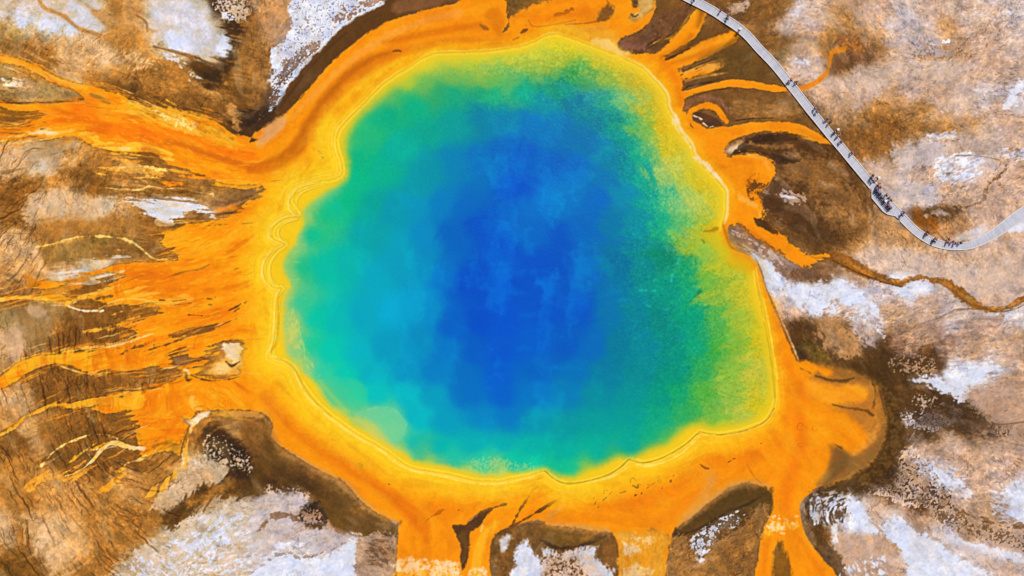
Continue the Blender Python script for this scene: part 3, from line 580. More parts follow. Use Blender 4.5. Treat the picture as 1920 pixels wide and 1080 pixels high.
line('c', "180,583,2 215,565,3 250,560,3 300,568,3", 1.5, .7)
line((252,190,60), "215,560,5 260,553,9 310,565,8 360,560,6", 4, .7, (0, 2, 2, 4))
line((245,170,60), "160,622,4 190,618,5 215,615,4 240,602,4 262,595,3", 2, .9, (0, 2, 1, 1))
line('c', "-10,708,3 30,682,4 60,668,3.5 110,662,3 150,655,4 180,650,5 220,645,5 250,638,4 290,625,2", 1.5, .9, (0, 1.5, 1, 0))
line('e', "180,652,2 215,647,5 250,640,3", 1, .6)
line((248,190,40), "0,712,6 35,690,10 80,675,12 140,672,18 190,675,22", 4, .6, (0, 3, 2, 3))
line((245,190,110), "75,684,2 105,682,2 140,695,2 180,702,2.5 205,697,2", 1.2, .8)
line((120,68,30), "310,522,1.5 345,510,3 375,505,3 395,495,1.5", 1.5, .5)
for q in ("325,565,2 350,562,1.5", "330,572,2 360,568,1.5", "390,560,3 398,561,2", "392,571,2 398,571,2", "405,557,2 408,557,1", "430,582,2 445,575,3 452,570,1", "438,585,2 450,578,1.5", "460,568,3 464,565,2", "395,618,3 425,605,3 445,597,2",
          "300,563,3 310,563,2", "355,590,1.5 380,592,1.5", "310,665,1.5 335,655,3 350,650,1.5", "455,420,2 475,418,2", "440,505,2 448,503,1"):
    line((110,62,26), q, 1, .85, (0, .8, .5, 0))
line((210,95,5), "365,652,2 368,635,2 385,628,2", 2, .4)
# pale sinter island, left
poly((170,110,60), "365,695 385,680 410,660 425,645 455,645 455,690 430,712 400,712 370,705", 3, .7, (0, 2, 2, 1), .7)
poly((240,180,80), "385,690 415,668 455,660 455,690 430,706 395,705", 5, .9, (0, 2, 2, 1), .5)
poly('e', "421,650 435,646 452,650 452,675 440,680 428,672 420,660", 2.5, .9, (0, 1.5, 1.5, 1), .5)
poly('e', "402,685 425,682 432,695 410,702", 4, .5)
line((90,54,30), "350,700,5 352,712,6 360,711,3", 1.5, .9)
line((90,54,30), "360,703,3 380,711,4 405,714,3 430,711,2 450,706,1.5", 1.5, .8)
line((70,44,30), "425,678,2 435,686,5 450,678,2", 1.5, .85)
line('e', "346,692,4 352,695,4 356,700,3", 1.5, .8)
# lower left fan
speck('b', "240,800 300,830 345,800 350,850 330,870 260,870", -.6, .7, 10, .6, 'l')
line((246,170,30), "-20,823,3 0,817,5 30,800,6 50,780,6 85,765,7 110,758,9 140,760,9 180,752,12 215,752,18 260,750,26", 2.5, .95, (0, 2, 1, 1), .3)
line('c', "-10,821,2 30,803,2 60,778,2 100,762,2", 1, .5)
for q in ("205,800,3 175,830,4 150,862,5 135,885,3", "270,850,6 240,865,3 225,885,3"):
    pass
line('e', "270,840,5 245,838,8 222,830,9 200,835,7 180,858,5 165,872,4 145,885,3 125,892,2", 1.5, .95, (0, 1.5, 1, 0), .3)
line('e', "225,833,5 200,840,3 175,842,3", 1.5, .8)
line((240,160,50), "160,868,5 140,888,10 110,893,6 75,900,5 60,912,3", 4, .85, (0, 3, 2, 4))
line((246,176,40), "190,835,10 160,845,8 140,855,5", 4, .8, (0, 3, 2, 4))
line('c', "222,822,4 205,815,2.5 170,815,2 140,825,2.5 110,840,2.5 88,862,3 80,872,2", 1.2, .9, (0, 1.5, 1, 0))
line('c', "275,855,6 262,862,4 240,868,3 228,882,3", 1.5, .9)
line((240,160,40), "228,882,4 215,900,8 200,918,5", 3, .8, (0, 2, 2, 3))
line((246,176,50), "345,830,12 345,860,8 335,885,7 310,905,6 290,925,4", 2.5, .85, (0, 2, 1.5, 2), .4)
line('e', "344,850,4 345,865,5 342,872,2", 1.5, .8)
line('e', "345,785,6 362,790,10 380,778,10 395,772,5", 3, .9, (0, 2, 2, 0), .5)
line('c', "362,745,8 365,760,10 378,770,5", 4, .6, (0, 2, 3, 0))
line('e', "362,795,6 358,810,4", 2, .8)
poly((212,150,80), "395,770 480,770 500,785 470,782 410,782", 4, .8, (0, 2, 1, 0), .3)
# shades inside the ring, north-west
poly((226,160,96), "484,266 500,232 535,215 538,236 515,258 490,272", 5, .95, (0, 3, 1, 0), .2)
line((248,158,60), "545,225,10 590,178,12 640,130,12 690,92,14 740,62,14 800,40,16 860,25,18", 5, .7, (0, 2, 1, 0))
line((208,108,6), "470,318,14 500,312,22 530,300,26 560,275,26 580,235,24 615,185,22 655,140,18 700,110,14 735,99,8", 7, .95, (0, 2, 1, 0))
line((224,120,6), "590,262,10 600,225,16 645,170,14 690,130,12 740,104,8", 7, .7, (0, 2, 1, 0))
poly((248,204,30), "600,240 632,232 636,300 640,325 600,335 560,335 590,315 600,280", 8, .75, (0, 3, 1, 0))
line((250,186,24), "600,290,20 602,240,18 640,185,18 700,140,14 760,110,10 820,92,8", 7, .8, (0, 3, 1, 0))
line((232,128,14), "590,262,8 582,250,10 600,220,16 650,165,18 700,128,16 770,92,14 860,75,14 940,82,10", 6, .7, (0, 2, 1, 0))
line((228,118,8), "720,80,8 780,68,12 840,56,14 900,45,12", 5, .7, (0, 2, 1, 0))
poly('y', "585,290 600,270 615,290 625,310 610,325 580,318", 10, .6)
line('D', "480,320,16 540,305,16 580,300,10", 7, .5)
line((120,72,24), "738,97,4 745,96,6 751,97,4", 1.5, .9)
line((150,90,30), "902,48,6 909,53,8 915,55,5", 2.5, .8)
poly((225,120,8), "912,20 935,15 945,40 945,65 935,70 920,50 910,38", 6, .7)
line((130,80,30), "598,284,3 603,290,4 606,297,3", 1.5, .8)
line('c', "599,285,2 604,292,2", 1, .9)
poly((122,84,34), "948,-60 975,-60 975,0 972,15 957,30 955,48 946,62 942,60 952,42 950,20", 2, .95, (0, 2, 2, 0), .8)
poly((128,90,40), "955,-60 1070,-60 1040,-5 1010,5 985,18 960,30 955,15", 4, .9, (0, 3, 2, 1), 1)
line((205,110,30), "990,38,2 1000,50,2 1030,48,2 1080,38,2", 1.2, .8)
line((110,66,28), "1028,36,2 1045,29,3 1060,24,4 1072,18,3", 2, .75, (0, 2, 2, 0))
poly((120,76,34), "1130,15 1140,10 1150,20 1140,35 1122,40 1120,30", 4, .85, (0, 2, 2, 0), .8)
line((160,90,40), "1060,46,1.5 1100,44,3 1130,38,3", 1.5, .7)
line((150,90,50), "1134,-5,2 1140,5,2 1152,14,2 1148,25,2", 1.2, .7)
poly('c', "1188,5 1205,-5 1222,-5 1224,18 1205,33 1186,38 1182,30 1200,18", 4, .85, (0, 3, 2, 0), .4)
poly((90,60,40), "1184,-10 1192,-10 1196,14 1188,16", 2, .9)
line((100,64,40), "1183,27,3 1190,32,4 1196,28,2", 1.5, .8)
poly((238,172,50), "1040,50 1080,50 1140,50 1165,75 1150,90 1110,80 1070,62 1040,58", 8, .7, (0, 3, 2, 0))
line('D', "1000,40,10 1050,30,16 1100,20,16", 8, .6)
line((120,64,24), "978,62,3 984,58,6 988,56,4", 1.5, .9)
line((150,80,24), "962,75,3 972,71,3", 1.5, .8)
poly((150,96,80), "1158,84 1168,72 1195,65 1215,58 1235,75 1232,92 1200,96 1175,96 1162,94", 3, .85, (0, 2, 2, 0), .6)
poly((128,84,50), "1170,72 1215,50 1235,30 1280,20 1262,60 1240,80 1250,90 1225,95 1215,85 1180,84", 3, .9, (0, 3, 2, 1), .8)
# streams fanning out to the north-east
line('O', "1215,118,16 1245,98,14 1270,78,26 1290,62,30 1303,45,28 1312,25,22 1314,14,10", 2.5, 1, (0, 2, 1, 0), T)
line('y', "1225,82,5 1265,68,6 1285,40,4 1305,20,4", 3, .5)
line('O', "1230,128,24 1265,118,24 1300,102,30 1335,86,30 1360,76,28 1382,66,18", 3, 1, (0, 2, 1, 0), T)
line((248,172,40), "1270,112,6 1320,88,10 1370,68,6", 4, .5)
line('O', "1262,140,14 1290,140,16 1320,132,18 1345,124,12", 4, 1, (0, 2, 1, 1), T)
line('A', "1285,135,6 1320,130,10 1352,122,8", 3, .8, (0, 2, 2, 0))
line('O', "1275,180,16 1300,172,12 1335,163,13 1370,157,15 1410,160,14 1445,166,12 1478,168,9", 1.5, 1, (0, 1.2, .6, 0), T)
line((225,130,20), "1478,168,10 1500,167,10 1520,160,7 1540,147,7 1552,130,7 1556,110,8 1562,98,9 1580,94,10", 2, .95, (0, 1.5, 1, 0), .4)
line((205,120,24), "1570,92,12 1590,88,14 1610,92,8", 6, .7, (0, 4, 3, 3))
for q in ("1247,112,3 1265,102,7 1280,94,8 1300,80,5", "1280,132,3 1310,120,4 1345,108,3", "1280,168,4 1290,160,8 1310,158,8 1340,152,7 1365,146,4", "1290,158,3 1320,146,4 1360,138,6", "1212,88,6 1225,90,10 1240,82,12 1250,78,8"):
    line((108,70,34), q, 1.8, .9, (0, 2, 1.5, 0), .8)
line('A', "1285,151,3 1325,143,5 1362,137,3", 2.5, .8)
line((60,38,24), "1247,114,2 1262,106,3", 1, .8); line((60,38,24), "1280,170,2 1290,163,4 1300,160,2", 1, .8)
line((60,38,24), "1215,84,4 1222,80,4 1238,70,2", 1.5, .7)
for q in ("1275,142,2 1279,140,2", "1284,148,1.5 1288,147,1.5", "1305,135,2 1315,131,2"):
    line((110,62,26), q, 1, .9, (0, .5, .5, 0))
line('D', "1240,110,12 1262,140,14 1275,170,16 1280,200,12", 8, .6)
line((150,92,22), "1312,12,12 1314,30,10 1308,50,6", 6, .7); line((128,84,26), "1390,60,12 1380,78,14 1340,98,10 1310,112,4", 6, .75); line((206,112,10), "1240,108,8 1275,90,10 1296,68,8", 5, .6); line((206,112,10), "1262,118,8 1310,104,10 1350,86,8", 5, .5)
line('A', "1300,128,8 1330,122,12 1352,118,12", 5, .8); line((120,84,30), "1350,116,14 1375,120,14", 8, .8)
for q in ("1210,94,1.5 1240,76,2 1262,62,1.5", "1250,112,1.5 1280,98,2 1306,84,1.5", "1280,134,2 1310,122,2 1345,110,1.5", "1280,170,2 1300,160,2 1340,153,1.5", "1300,178,1.5 1335,170,2 1370,166,2", "1362,230,1.5 1400,224,2 1450,222,1.5"): line((66,42,24), q, 1.2, .8)
# the loop and the broad stream
line((150,98,70), "1284,205,8 1292,192,10 1312,185,9 1340,184,9 1360,200,6 1370,215,3", 2, .85, (0, 2, 1, 0), .7)
line('O', "1290,225,16 1300,208,12 1318,199,11 1338,201,12 1350,213,11 1362,229,10", 2, 1, (0, 1.5, .6, 0), T)
poly('O', "1288,222 1310,232 1350,236 1375,236 1405,230 1440,228 1480,230 1510,237 1535,252 1560,266 1583,272 1560,272 1520,266 1480,256 1445,248 1410,250 1375,262 1360,275 1350,290 1320,270", 2, 1, (0, 1.5, .8, 0), T)
line((225,135,24), "1500,246,14 1525,258,10 1545,266,5", 6, .6, (0, 2, 2, 0))
poly((96,58,36), "1297,215 1305,209 1320,213 1340,222 1357,236 1340,240 1325,242 1312,232 1300,226", 1.8, .95, (0, 1.5, 1, 0), .7)
line('e', "1299,217,3 1308,220,4 1315,224,2", 1.2, .85); line('e', "1318,231,1.5 1328,238,3 1338,237,2", 1, .8)
poly('P', "1355,285 1375,268 1392,264 1400,272 1380,285 1365,292", 4, .9, (0, 2, 2, 0), .4)
poly('e', "1360,283 1375,272 1388,276 1372,288", 4, .7)
poly((66,42,24), "1365,292 1385,276 1400,262 1425,256 1460,250 1500,255 1510,262 1440,266 1410,275 1400,282 1440,288 1500,300 1460,310 1440,292 1410,286 1385,288", 2.5, .85, (0, 2, 1.5, 1), .8)
line('o', "1405,270,6 1440,274,8 1480,275,9", 4, .8, (0, 2, 2, 0))
poly('O', "1345,285 1365,294 1405,288 1430,295 1446,303 1452,318 1444,330 1430,335 1440,345 1425,355 1428,372 1432,395 1437,415 1450,428 1468,440 1480,455 1498,470 1512,476 1555,478 1560,482 1535,486 1518,497 1500,497 1480,488 1462,472 1440,458 1420,445 1400,430 1385,420 1368,418 1362,400 1362,350", 2.5, 1, (0, 2, 1.5, 2), T)
line((248,180,80), "1400,290,5 1430,300,7 1442,318,5", 4, .6)
speck((120,66,24), "1395,330 1425,320 1430,370 1405,380 1395,350", -.7, .8, 6, .3, 'n')
line((240,180,90), "1378,360,8 1395,375,8 1420,390,6 1425,415,3", 3, .6, (0, 2, 2, 0))
speck((100,62,24), "1395,345 1460,345 1465,420 1430,420 1425,375", -.1, .85, 8, .3, 'f')
poly((80,50,24), "1420,358 1460,372 1470,395 1450,400 1430,385", 3, .7)
poly((70,44,26), "1412,408 1425,412 1445,425 1460,435 1450,440 1430,428 1415,418", 2, .9)
line((214,112,6), "1385,420,6 1410,438,10 1440,458,8 1470,480,4", 4, .6)
line((230,120,4), "1375,300,10 1410,310,10 1400,340,8", 8, .6)
line((178,96,10), "1515,478,4 1530,484,4 1545,482,4", 2, .5)
# south-east mats
line((110,70,34), "1372,462,2 1408,476,2.5 1424,500,2 1438,545,2 1456,585,2 1476,632,2.5 1496,678,3", 1.3, .75)
line('l', "1445,545,1 1462,592,3 1480,635,3 1496,675,2", 1.2, .7)
line((252,140,4), "1440,560,14 1470,640,20 1490,720,30 1480,800,30", 10, .7)
poly((168,108,40), "1505,682 1580,690 1640,715 1662,780 1658,830 1630,872 1585,900 1545,914 1525,905 1550,850 1540,760", 7, .95, (0, 3, 1, 0), .3)
poly((205,128,40), "1520,712 1600,712 1640,730 1650,790 1640,830 1600,850 1570,850 1530,780", 9, .8, (0, 3, 1, 0), .3)
poly('O', "1490,680 1530,684 1562,696 1550,706 1515,708 1500,900 1480,800", 4, .95, (0, 2, 1, 0), T)
poly((250,158,24), "1500,712 1560,724 1606,722 1628,736 1618,750 1580,757 1535,757 1500,752", 6, .95, (0, 2, 1, 0), T)
poly('O', "1500,745 1555,760 1590,776 1618,806 1622,835 1600,850 1575,842 1555,835 1560,870 1535,900 1500,920 1490,850", 8, .95, (0, 3, 1, 0), T)
poly((150,104,48), "1568,838 1600,856 1645,825 1655,800 1655,845 1625,880 1580,902 1540,910 1556,870", 7, .85, (0, 3, 1, 0), .3)
poly((124,84,40), "1566,836 1590,856 1580,885 1550,898 1558,862", 8, .7, (0, 3, 1, 0), .3)
for q, w_ in (("1528,704,1.5 1550,711,4 1578,714,7 1600,708,4", .65), ("1560,758,1.5 1590,765,4 1620,769,7 1636,778,4", .65), ("1640,700,2 1650,740,3 1660,780,2", .6), ("1628,700,2 1640,730,2 1636,765,2", .5), ("1564,832,1.5 1577,841,2", .9), ("1500,690,1.5 1520,700,1.5", .4)):
    line((76,48,18), q, 2, w_, (0, 1.5, 1, 0))
line((82,52,16), "1600,684,10 1640,700,16 1668,735,18 1676,780,24 1672,825,30 1650,868,28 1615,896,20 1570,913,12 1528,916,6", 7, .85, (0, 7, 3, 2), .6)
speck((124,88,40), "1640,700 1690,760 1690,840 1650,900 1590,915 1640,860 1665,800 1650,740", -.6, .6, 8, .6, "n")
line((236,160,60), "1600,846,10 1630,826,10 1648,795,5", 7, .5, (0, 3, 2, 1))
for (cx, cy, rx, ry) in ((1500, 800, 6, 7), (1527, 802, 5, 5), (1500, 834, 6, 3)):
    pts = " ".join("%.1f,%.1f,1.6" % (cx + rx * math.cos(a), cy + ry * math.sin(a)) for a in np.linspace(0.5, 6.0, 10))
    line((190,90,10), pts, 1, .7, (0, .6, .4, 0))
line((240,112,4), "1500,720,14 1500,780,20 1500,840,20 1480,900,24 1470,950,18", 12, .55)
line((252,168,20), "1470,700,6 1500,760,10 1550,820,14", 9, .5)
poly((110,72,26), "1450,1035 1466,1015 1470,1030 1480,1060 1490,1150 1448,1150", 5, .75, (0, 2, 2, 1), .6)
line((250,196,60), "1430,1000,10 1455,985,12 1490,985,12", 5, .7, (0, 4, 3, 2))
speck('e', "1440,960 1500,960 1505,1000 1435,1000", -1.0, .7, 8, .3, 'n')
line('D', "1440,1010,6 1432,1060,8 1430,1130,8", 4, .6); line('D', "1500,1010,8 1530,1060,10 1560,1120,10", 5, .6)
poly((104,72,24), "1438,925 1446,915 1448,950 1440,962 1436,945", 3, .8)
# southern mats
poly((246,172,44), "1150,1002 1175,994 1200,998 1225,990 1250,998 1256,1020 1244,1045 1247,1070 1226,1130 1163,1130 1170,1085 1160,1050 1166,1025", 5, .85, (0, 4, 2, 1), .4)
line((226,124,16), "1180,1005,5 1176,1050,6 1186,1090,5 1180,1130,5", 3, .7, (0, 3, 2, 0)); line((226,124,16), "1235,1000,5 1226,1040,5 1215,1080,6", 3, .6, (0, 3, 2, 0))
speck('e', "1165,1000 1230,1000 1235,1020 1180,1045 1165,1030", -.2, .8, 9, .9, 'n')
speck('e', "1165,1065 1220,1055 1230,1080 1170,1100", -.2, .7, 9, .9, 'n')
speck((240,150,20), "1180,1030 1240,1010 1235,1060 1190,1060", -.4, .7, 8, .4, 'm')
poly('P', "1275,985 1300,955 1345,920 1395,895 1440,905 1440,915 1395,910 1350,930 1310,962 1285,985", 8, .5, (0, 3, 1, 0), .3)
line((216,150,90), "1275,975,8 1310,935,14 1335,895,14", 9, .5)
poly((98,68,26), "1278,990 1312,958 1345,932 1395,908 1435,915 1436,930 1395,940 1345,965 1310,985 1285,996", 4, .85, (0, 3, 1.5, 0), .5)
line((236,130,14), "1220,990,20 1260,960,20 1300,930,16", 9, .5)
poly((212,150,80), "1020,968 1060,945 1045,960 1030,975 1060,980 1130,988 1150,998 1100,992 1050,985", 6, .7, (0, 2, 1, 0), .3)
line((90,54,22), "1050,934,1.5 1035,942,5 1015,955,5 990,970,4 965,984,2.5 945,992,3 930,1002,4", 1.5, .9, (0, 1.5, 1, 0))
poly((86,54,30), "945,943 948,947 925,955 912,968 900,985 882,998 880,1020 878,1045 868,1070 864,1060 864,1020 852,998 850,984 872,984 895,962 915,952", 2, .95, (0, 1.5, 1, 0), .8)
line((110,78,30), "868,1000,10 874,1025,8 870,1050,4", 3, .7)
line('m', "880,975,4 895,965,5", 2, .7)
line((90,50,20), "815,965,3 825,959,6 832,955,2", 1.2, .9)
line((120,62,16), "798,980,1.5 802,973,2 812,966,1.5", 1, .8)
line((110,62,26), "960,985,1 975,955,3 985,940,3 1000,918,3 1008,912,1.5", 1.5, .8, (0, 2, 1.5, 0))
line('c', "905,985,4 902,995,3", 1.5, .7)
line((250,190,40), "890,1130,20 893,1060,18 905,1010,18 930,980,12", 5, .6)
line('P', "700,950,4 680,935,5 655,905,6 620,890,5 580,868,5 545,845,5", 3, .55)
line((88,58,22), "752,978,5 745,985,5 735,990,5", 3, .6)
line((225,175,110), "1010,1020,0 1010,1020,0", 1, 0)
speck('e', "745,1045 790,1042 865,1055 860,1085 745,1075", .0, .8, 7, .9, 'n')
speck('e', "875,1068 912,1063 912,1095 875,1095", .1, .8, 6, .9, 'n')
speck((250,180,40), "740,1070 865,1075 865,1130 740,1130", -.1, .8, 5, .5, 'm')
line((232,112,4), "500,745,20 540,790,22 590,830,22 650,870,22 700,905,18 760,950,22 790,985,24", 9, .85)
line((242,128,6), "800,960,30 860,950,24 920,935,20 980,925,16 1040,935,16 1150,945,24 1230,930,30 1330,870,30 1420,850,24", 14, .75)
line((236,140,30), "1330,880,20 1345,905,20 1300,945,16", 10, .5)
line((216,160,100), "1322,890,6 1335,905,8 1320,935,6", 7, .35)
line((205,100,10), "1400,870,2 1410,888,3 1425,905,3", 2, .5)
line((130,66,16), "1312,870,1.5 1320,876,4 1328,878,2.5", 1, .85)
for q in ("1182,904,2 1182,898,2 1188,896,2 1192,901,1.5", "1186,910,2 1195,914,3 1196,908,2", "1132,925,2 1133,919,2 1139,919,2", "1142,927,1.5 1147,922,2", "1130,938,2 1137,932,2", "1162,924,2 1172,921,3", "1191,928,4 1193,927,3", "1202,925,3 1204,923,2",
          "1257,902,4 1258,900,3", "1262,892,1.5 1264,890,1", "1113,934,2 1114,933,2", "1115,945,2 1117,941,2", "1121,951,2 1123,949,1.5", "1033,922,1.5 1036,919,2 1040,920,1.5", "1213,915,2 1216,912,1.5", "1222,908,1.5 1228,904,1.5", "1240,878,2 1243,877,1.5", "1365,866,1.5 1370,863,1", "1374,860,1.5 1378,859,1", "1425,831,2 1428,831,1.5", "1062,990,2 1064,989,1.5", "729,907,3 731,908,3", "860,956,2 861,957,1", "622,824,2 625,825,2"):
    line((120,62,20), q, .8, .9, (0, .6, .4, 0))
speck((170,90,14), "600,840 660,850 730,870 720,895 660,880 610,855", -1.5, .8, 8, .3, 'n')
speck((170,90,14), "1195,900 1240,885 1245,920 1200,930", -1.2, .8, 8, .3, 'n')

# soft tan skirts where the southern mats thin out
for q in ("500,770,8 508,800,10 525,838,12 560,862,12 600,884,12 640,905,12 668,935,12 700,958,12 735,975,8", "1015,978,8 1040,985,10 1090,992,12 1140,1000,8", "1270,985,8 1300,962,12 1340,930,14 1385,908,12 1425,908,6"):
    line((214,148,74), q, 7, .62, (0, 2, 1, 0))
for q in ("505,800,6 522,848,7 560,876,8 600,900,8 632,920,8 660,950,8 695,975,8 735,992,6", "1030,1000,6 1090,1008,8 1130,1012,6"):
    line((150,104,46), q, 7, .55, (0, 3, 1, 0))
line((240,122,4), "495,738,14 530,775,16 580,822,16 640,862,14 700,900,12 750,935,14 790,975,18 800,1010,14", 7, .75)
# ------------------------------------------------------------------ the yellow shelf and the pool
RIM = "960,89 985,84 1005,76 1020,67 1040,63 1060,67 1085,76 1105,84 1130,93 1155,101 1180,113 1205,127 1225,146 1243,167 1252,183 1253,200 1265,220 1273,240 1280,252 1295,268 1303,290 1315,305 1335,325 1352,345 1361,360 1362,380 1361,400 1356,418 1358,440 1372,462 1395,480 1410,490 1416,505 1420,530 1428,560 1437,600 1444,640 1449,680 1453,715 1454,745 1450,768 1440,785 1425,796 1400,805 1375,812 1345,815 1325,814 1312,811 1300,822 1285,835 1265,848 1245,858 1225,865 1205,868 1190,865 1180,862 1172,870 1157,883 1138,893 1110,902 1080,908 1060,908 1040,900 1028,890 1021,884 1005,888 985,893 960,898 935,903 905,903 880,900 860,895 830,888 795,883 770,877 745,863 725,847 700,832 670,815 645,797 625,783 605,767 590,752 575,733 563,715 555,697 545,685 530,677 508,669 512,640 516,600 517,570 521,550 526,541 512,540 502,528 498,510 500,495 508,480 520,466 533,458 520,452 510,445 509,432 517,420 530,411 547,406 558,402 550,392 543,380 544,368 552,356 575,346 605,338 630,334 640,325 640,305 633,285 630,265 632,250 640,235 655,220 675,200 695,180 720,155 750,135 775,120 800,105 825,98 860,98 900,96 930,93"
# broad yellow halo outside the rim line
sl, d = sdf_poly(parse(RIM), 90, 2)
dd = d + 4 * N2[sl] + 2 * N3[sl]
ang = np.arctan2(Y[sl] - 480, X[sl] - 980)
wl_ = sstep(.3, 1.2, np.abs(np.arctan2(np.sin(ang - math.pi), np.cos(ang - math.pi))))     # 0 on the west side
south = sstep(.2, .9, np.sin(ang)) * sstep(.95, .7, np.cos(ang))
wid = 15 + 24 * (1 - wl_) + 20 * south
m = sstep(-1.9, -.1, dd / wid) * (0.5 + .5 * (1 - wl_) + .45 * south).clip(0, 1)
kx = (X[sl] > 1290) & (Y[sl] > 395) & (Y[sl] < 560)
put(sl, m * (1 - .6 * kx), (248,200,26), .14)
poly('Y', RIM, 2.2, 1, (0, .8, .5, 0), .08)
sl, d = sdf_poly(parse(RIM), 90, 2)
d = d + .8 * N2[sl] + .4 * N3[sl]
def band(c, a, b, soft, op, sel=None):
    m = sstep(a - soft, a + soft, d) * sstep(b + soft, b - soft, d) * op
    if sel is not None: m = m * sel
    put(sl, m, c, None)
WEST = 1 - wl_
noise_rim = (.75 + .35 * N1[sl]).clip(0, 1)
band((252,216,90), -3.5, -.5, 1.3, .75, noise_rim)
band((206,148,0), 0.3, 1.6, .9, .65, noise_rim)
band((250,220,60), 2.5, 6, 1.5, .7)
band((214,168,10), 7.5, 9, 1, .4 * 1, WEST * noise_rim + .3)
band((250,222,110), -9, -7.5, 1, .45, WEST)
for dd_, op_, c_ in ((-14, .22, (252,226,110)), (-21, .18, (226,150,10)), (-30, .12, (252,214,90))):
    band(c_, dd_ + 6 * N1[sl].mean() - 1.2, dd_ + 1.2, 1.1, op_, (sstep(-.3, .5, N1b[sl] + .4 * N2[sl] * np.sign(dd_ + 25)) * (.35 + .65 * np.clip(WEST + south, 0, 1))))
east = sstep(.2, .8, np.cos(ang)) * (Y[sl] < 420)
band((252,226,150), -5, 0, 1.5, .75, east * sstep(60, 130, Y[sl]))
# scallops on the west shore
for q in ("597,342,1.5 560,352,2 545,368,2 540,382,2 546,396,2 560,404,1.5", "560,405,1.5 535,408,2 514,419,2 503,434,2 508,447,2 530,457,1.5", "532,459,1.5 508,472,2 494,492,2 492,514,2 500,532,2 520,541,1.5",
          "610,346,1.5 572,358,1.5 558,370,1.5 555,385,1.5 562,398,1.5", "556,412,1 535,418,1.5 522,430,1.5 524,446,1.5 538,455,1", "533,463,1 516,478,1.5 506,498,1.5 508,522,1.5 524,538,1"):
    line((252,222,130), q, 1.2, .75, (0, .8, .5, 0))
    line((208,150,8), " ".join("%g,%g,1.2" % (a + 3, b + 1) for a, b, _ in parse(q)), .9, .6, (0, .8, .5, 0))
for q in ("524,546,2 515,560,2 514,600,2 511,640,2 500,664,2", "508,668,2 532,677,2 550,692,2 560,715,2 572,738,2 600,768,2 640,800,2 680,826,2 715,846,2 740,866,2 772,882,2 830,893,2 880,905,2 935,907,2 1000,894,2"):
    line((253,226,120), q, 1.2, .8, (0, .6, .4, 0))
line((206,150,4), "530,548,3 522,562,4 522,600,4 518,640,4 508,660,3", 1.5, .7)
line((206,160,10), "520,670,3 545,685,4 560,705,4 572,730,4 590,752,3 620,780,3", 1.5, .6)
for q in ("1021,882,2 1035,895,2 1060,906,2 1095,903,2 1135,892,2 1160,878,2 1178,862,2", "1180,862,2 1205,868,2 1245,857,2 1285,833,2 1312,812,2 1345,816,2 1395,808,2 1435,790,2 1452,765,2"):
    line((110,80,10), q, .8, .45, (0, .5, .4, 0))
line((250,224,120), "1100,905,2 1150,893,3 1185,872,2 1220,873,3 1270,855,3 1312,818,2", 1.3, .7)
for q, c in (("1424,520,3 1436,580,3 1447,640,3 1455,700,3 1460,745,3 1455,775,3 1440,795,3", (252,200,10)), ("1418,530,2 1428,580,2 1440,640,2 1448,700,2 1452,745,2", (190,150,0)), ("1432,560,1.5 1442,610,1.5 1452,670,1.5 1458,710,1.5", (250,226,90))):
    line(c, q, 1.2, .7, (0, .8, .4, 0))
speck('e', "1300,290 1325,300 1350,330 1345,340 1320,315 1300,300", .3, .8, 5, .3, 'n'); speck('e', "1255,215 1270,215 1285,250 1300,280 1290,275 1262,235", .0, .7, 4, .3, 'n')
poly('c', "1105,72 1140,75 1160,90 1185,98 1175,106 1150,98 1120,86", 5, .8, (0, 2, 2, 0))
# warm bay on the east side
poly((232,140,4), "1354,418 1362,420 1366,440 1378,466 1408,480 1420,500 1405,505 1385,495 1365,480 1352,452", 6, .7, (0, 3, 2, 0))
line((190,96,4), "1356,422,3 1362,442,4 1370,462,5 1385,470,3 1405,478,2", 2, .75)

